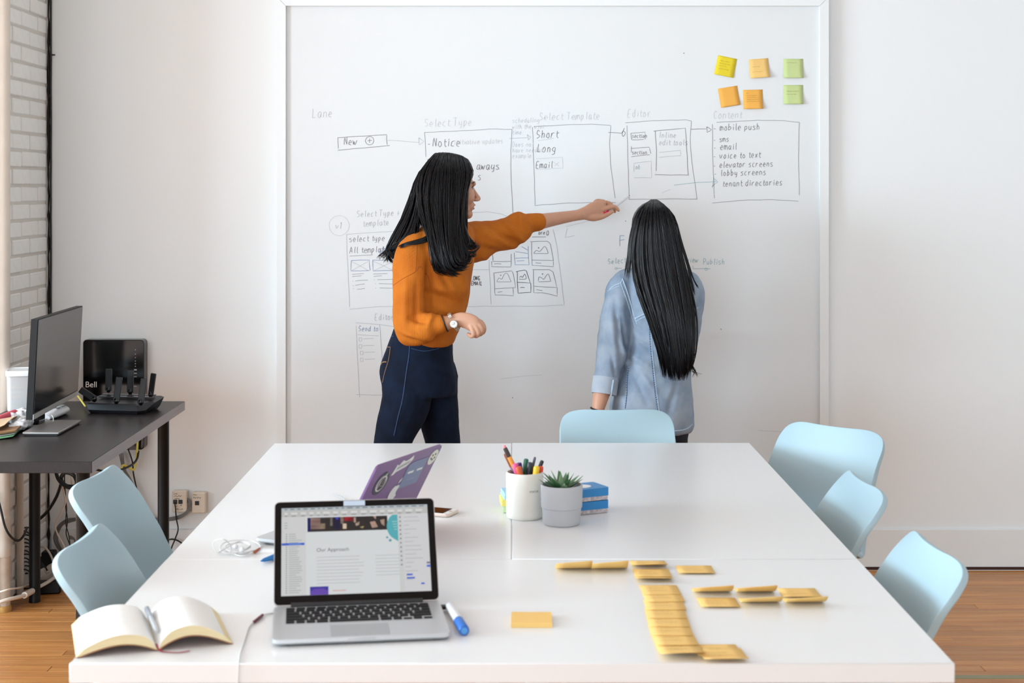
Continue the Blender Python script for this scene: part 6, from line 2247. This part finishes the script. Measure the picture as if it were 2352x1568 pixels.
write('Lane', 716, 270, 20, 'f', -.04)
draw([[(776, 316), (888, 309)], [(776, 316), (777, 341)], [(888, 310), (889, 332)], [(776, 345), (895, 334)]], 'd')
write('New', 789, 333, 17, 'd', -.04)
draw([circ(849, 323, 9.5)], 'd', 1.3)
draw([[(844, 323), (854, 322)], [(849, 318), (849, 328)]], 'd', 1.3)
draw([[(890, 322), (925, 324), (963, 327)], [(962, 316), (974, 325), (963, 333), (962, 316)]], 'f')
write('Select Type', 974, 291, 18, 'g', -.03)
draw([[(975, 304), (1060, 300), (1140, 296), (1176, 297)], [(975, 304), (977, 330), (978, 360)], [(1176, 297), (1173, 345), (1174, 420), (1178, 490)]], 'm')
write('-Notice', 980, 337, 20, 'd', -.02)
write('initiative updates', 1042, 332, 12, 'g', -.03, 1.2)
draw([[(981, 366), (989, 366)]], 'm')
write('aways', 1093, 389, 18, 'd')
write('s', 1096, 413, 17, 'm')
for k, (s_, y_) in enumerate((('scheduling', 282), ('with the user', 296), ('time', 309), ('Does not', 337), ('have needed', 350), ('example', 363))):
    write(s_, 1176, y_, 11, 'g', -.02, 1.2)
draw([[(1169, 318), (1211, 316)], [(1211, 309), (1219, 315), (1213, 322), (1211, 309)]], 'f')
write('Select Template', 1238, 276, 17, 'g', -.02)
draw([[(1226, 291), (1310, 286), (1360, 285), (1403, 288)], [(1223, 292), (1225, 360), (1229, 470)], [(1403, 289), (1400, 330), (1402, 375), (1413, 455)], [(1228, 472), (1290, 467), (1350, 465), (1414, 465)]], 'm')
write('Short', 1231, 317, 18, 'd', -.02)
draw([[(1236, 323), (1272, 317)]], 'g')
write('Long', 1233, 348, 18, 'd', .03)
write('Email', 1230, 386, 15, 'd', -.02)
draw([[(1231, 365), (1292, 361), (1293, 386), (1232, 389)], [(1271, 372), (1284, 381)], [(1284, 372), (1273, 381)]], 'g')
draw([[(1397, 304), (1428, 306)]], 'd')
ink_obj('marker_drawing', [spline([(1428, 306), (1431, 301), (1436, 304), (1435, 309), (1431, 313), (1429, 307), (1434, 294)], 4)], 'd', 1.4)
write('Editor', 1440, 269, 17, 'g', -.03)
draw([[(1436, 282), (1500, 277), (1575, 275), (1588, 278)], [(1588, 278), (1585, 320), (1589, 370), (1601, 458)], [(1440, 288), (1442, 370), (1445, 458)], [(1445, 458), (1520, 457), (1601, 457)]], 'm')
draw([[(1449, 306), (1482, 303), (1482, 320)], [(1449, 306), (1451, 321)], [(1452, 321), (1478, 320)]], 'd', 1.2)
write('section', 1451, 316, 9, 'd', 0, 1.2)
draw([[(1450, 336), (1450, 350)], [(1450, 341), (1491, 338), (1495, 353)], [(1450, 360), (1492, 355)]], 'd', 1.2)
write('section', 1451, 354, 9, 'd', 0, 1.2)
draw([[(1456, 394), (1456, 375), (1496, 370), (1497, 408), (1457, 408)]], 'f')
write('ok', 1459, 388, 10, 't')
draw([[(1501, 301), (1574, 294), (1577, 340), (1581, 402)], [(1505, 300), (1508, 345), (1507, 392)], [(1504, 401), (1540, 402), (1582, 402)]], 'd')
write('Inline', 1513, 316, 13, 'f')
write('edit tools', 1513, 333, 13, 'f')
draw([[(1514, 350), (1563, 345), (1564, 357), (1513, 361)]], 'f')
draw([[(1586, 297), (1622, 296)], [(1623, 291), (1634, 298), (1624, 304), (1623, 291)]], 'd')
write('Content', 1638, 272, 17, 'g', -.02)
draw([[(1646, 281), (1740, 276), (1800, 277), (1836, 281)], [(1636, 285), (1637, 360), (1641, 455)], [(1836, 281), (1834, 360), (1836, 448)], [(1636, 466), (1700, 460), (1770, 458), (1834, 462)]], 'm')
for s_, x, y_, h_ in (('- mobile push', 1638, 300, 15), ('- sms', 1638, 326, 13), ('- email', 1638, 344, 15), ('- voice to text', 1638, 364, 14), ('- elevator screens', 1638, 385, 13.5), ('- lobby screens', 1640, 404, 14), ('tenant directories', 1659, 428, 14)):
    write(s_, x, y_, h_, 'd', -.025, 1.35)
draw([[(1548, 425), (1600, 419), (1644, 417)], [(1636, 431), (1639, 408), (1648, 418), (1636, 428)]], 't', 1.6)
draw([[(1540, 435), (1520, 443)], [(1400, 492), (1360, 505), (1300, 520)]], 'g')
# lower left wireframe
draw([circ(779, 518, 23, 26)], 'g')
write('v1', 770, 525, 15, 'f')
write('Select Type +', 819, 498, 14, 'f', -.04)
write('template', 833, 520, 14, 'f', -.06)
draw([[(796, 538), (850, 534), (905, 531)], [(796, 538), (797, 580), (803, 705)], [(803, 710), (870, 704), (1000, 704), (1130, 703), (1250, 703), (1294, 700)], [(1082, 488), (1120, 486), (1150, 491), (1176, 501)], [(1270, 526), (1280, 570), (1296, 700)]], 'f')
write('select type', 801, 555, 14, 'm', -.03)
write('All templates', 803, 581, 14, 'd', -.03, 1.3)
write('sho', 870, 579, 14, 'b')
draw([[(803, 588), (856, 585)]], 'm')
draw([[(807, 598), (848, 597), (850, 621)], [(807, 598), (806, 622), (848, 621)], [(856, 597), (905, 597)], [(856, 597), (857, 622), (905, 621)], [(871, 581), (882, 580)]], 'b')
draw([[(807, 600), (846, 621)], [(846, 600), (808, 621)], [(858, 600), (903, 621)], [(903, 600), (860, 621)]], 'f', 1.1)
draw([[(809, 630), (836, 628)], [(809, 635), (830, 633)], [(816, 645), (845, 643)], [(816, 655), (838, 652)], [(820, 664), (838, 662)], [(857, 629), (890, 628)], [(858, 635), (877, 633)], [(867, 642), (905, 641)], [(870, 651), (905, 652)], [(872, 661), (905, 662)], [(810, 645), (811, 646)], [(811, 655), (812, 656)], [(812, 662), (813, 663)], [(859, 642), (860, 643)], [(862, 651), (863, 652)], [(862, 661), (863, 662)]], 'm', 1.3)
write('Editor', 860, 735, 14, 'f', -.03)
draw([[(817, 741), (870, 745), (905, 750)], [(818, 748), (821, 820), (826, 912)], [(872, 746), (876, 800), (878, 830)], [(818, 906), (860, 907), (885, 906)], [(821, 768), (870, 771)]], 'f')
write('Send to', 823, 760, 12, 'b', 0, 1.2)
for k, (x, y_) in enumerate(((825, 775), (825, 791), (828, 806), (828, 822))):
    draw([[(x, y_), (x + 6, y_), (x + 6, y_ + 8), (x, y_ + 8), (x, y_)], [(x + 9, y_ + 3), (x + 34, y_ + 2)]], 'f', 1.3)
# cards under the arm
draw([[(1129, 600), (1129, 612), (1173, 613), (1174, 598)], [(1131, 600), (1173, 600)], [(1135, 606), (1151, 606)], [(1131, 585), (1132, 598)], [(1174, 583), (1174, 598)]], 'd', 1.3)
draw([[(1181, 580), (1183, 608), (1215, 608), (1213, 565)], [(1184, 593), (1214, 592)], [(1187, 599), (1204, 598)], [(1198, 566), (1212, 574)], [(1184, 578), (1212, 582)]], 'b', 1.3)
draw([[(1218, 555), (1258, 554), (1264, 560), (1271, 598)], [(1221, 556), (1222, 609), (1271, 612), (1271, 598), (1222, 597)], [(1230, 603), (1243, 604)]], 'd', 1.3)
ink_obj('marker_drawing', [spline([(1226, 581), (1232, 575), (1240, 577), (1250, 566), (1256, 572), (1259, 582)], 4), [(1226, 582), (1258, 582)], circ(1237, 569, 1)], 'd', 1.3)
draw([[(1133, 627), (1175, 622), (1179, 630), (1184, 660), (1136, 663)], [(1134, 628), (1136, 662), (1137, 677), (1179, 679), (1178, 661)], [(1143, 671), (1153, 669)]], 'd', 1.3)
ink_obj('marker_drawing', [spline([(1141, 646), (1146, 638), (1152, 641), (1158, 630), (1165, 628), (1174, 647)], 4), [(1141, 647), (1173, 647)], circ(1150, 632, 1)], 'm', 1.3)
draw([[(1185, 624), (1205, 620), (1209, 622), (1218, 650), (1188, 648)], [(1188, 623), (1188, 648), (1190, 673), (1219, 671), (1219, 650)], [(1195, 660), (1205, 660)]], 'k', 1.6)
ink_obj('marker_drawing', [spline([(1193, 637), (1197, 634), (1200, 637), (1205, 629), (1208, 640), (1192, 641)], 4)], 'k', 1.3)
draw([[(1223, 619), (1262, 619), (1270, 624), (1279, 660), (1226, 657)], [(1225, 620), (1226, 672), (1246, 672), (1280, 680), (1280, 661)], [(1232, 665), (1246, 667)]], 'd', 1.4)
ink_obj('marker_drawing', [spline([(1236, 645), (1238, 636), (1244, 638), (1249, 641), (1255, 632), (1260, 630), (1265, 646)], 4), [(1237, 647), (1264, 646)], circ(1246, 629, 1)], 'd', 1.3)
write('ore', 1236, 538, 9, 'd')
write('Q', 1254, 540, 10, 'd')
draw([[(1222, 544), (1254, 544)]], 'd')
write('ONG', 1086, 643, 9, 'k', 0, 1.5)
write('EMAIL', 1082, 655, 9, 'k', 0, 1.5)
draw([[(1123, 597), (1125, 640), (1128, 698)], [(1082, 619), (1123, 619)], [(1078, 645), (1086, 643)]], 'f')
draw([[(1303, 524), (1298, 545), (1320, 541)]], 'f')
# right of the parting
draw([[(1424, 541), (1424, 565)], [(1424, 541), (1434, 541)], [(1424, 552), (1434, 550)]], 'b')
write('Select', 1396, 607, 13, 't', -.1)
draw([circ(1415, 616, 2.5, 8), [(1418, 616), (1428, 616)]], 't')
write('review', 1562, 602, 12, 't')
write('Publish', 1614, 607, 13, 't')
draw([[(1592, 617), (1632, 617)], circ(1622, 618, 3, 8), [(1591, 610), (1592, 617)]], 't')
draw([[(1740, 988), (1800, 992)], [(1150, 870), (1210, 863), (1245, 861)]], 'g')
draw([[(1655, 755), (1657, 757)], [(1570, 121), (1572, 123)], [(1436, 507), (1438, 508)], [(1176, 913), (1178, 914)]], 'd', 2.2)
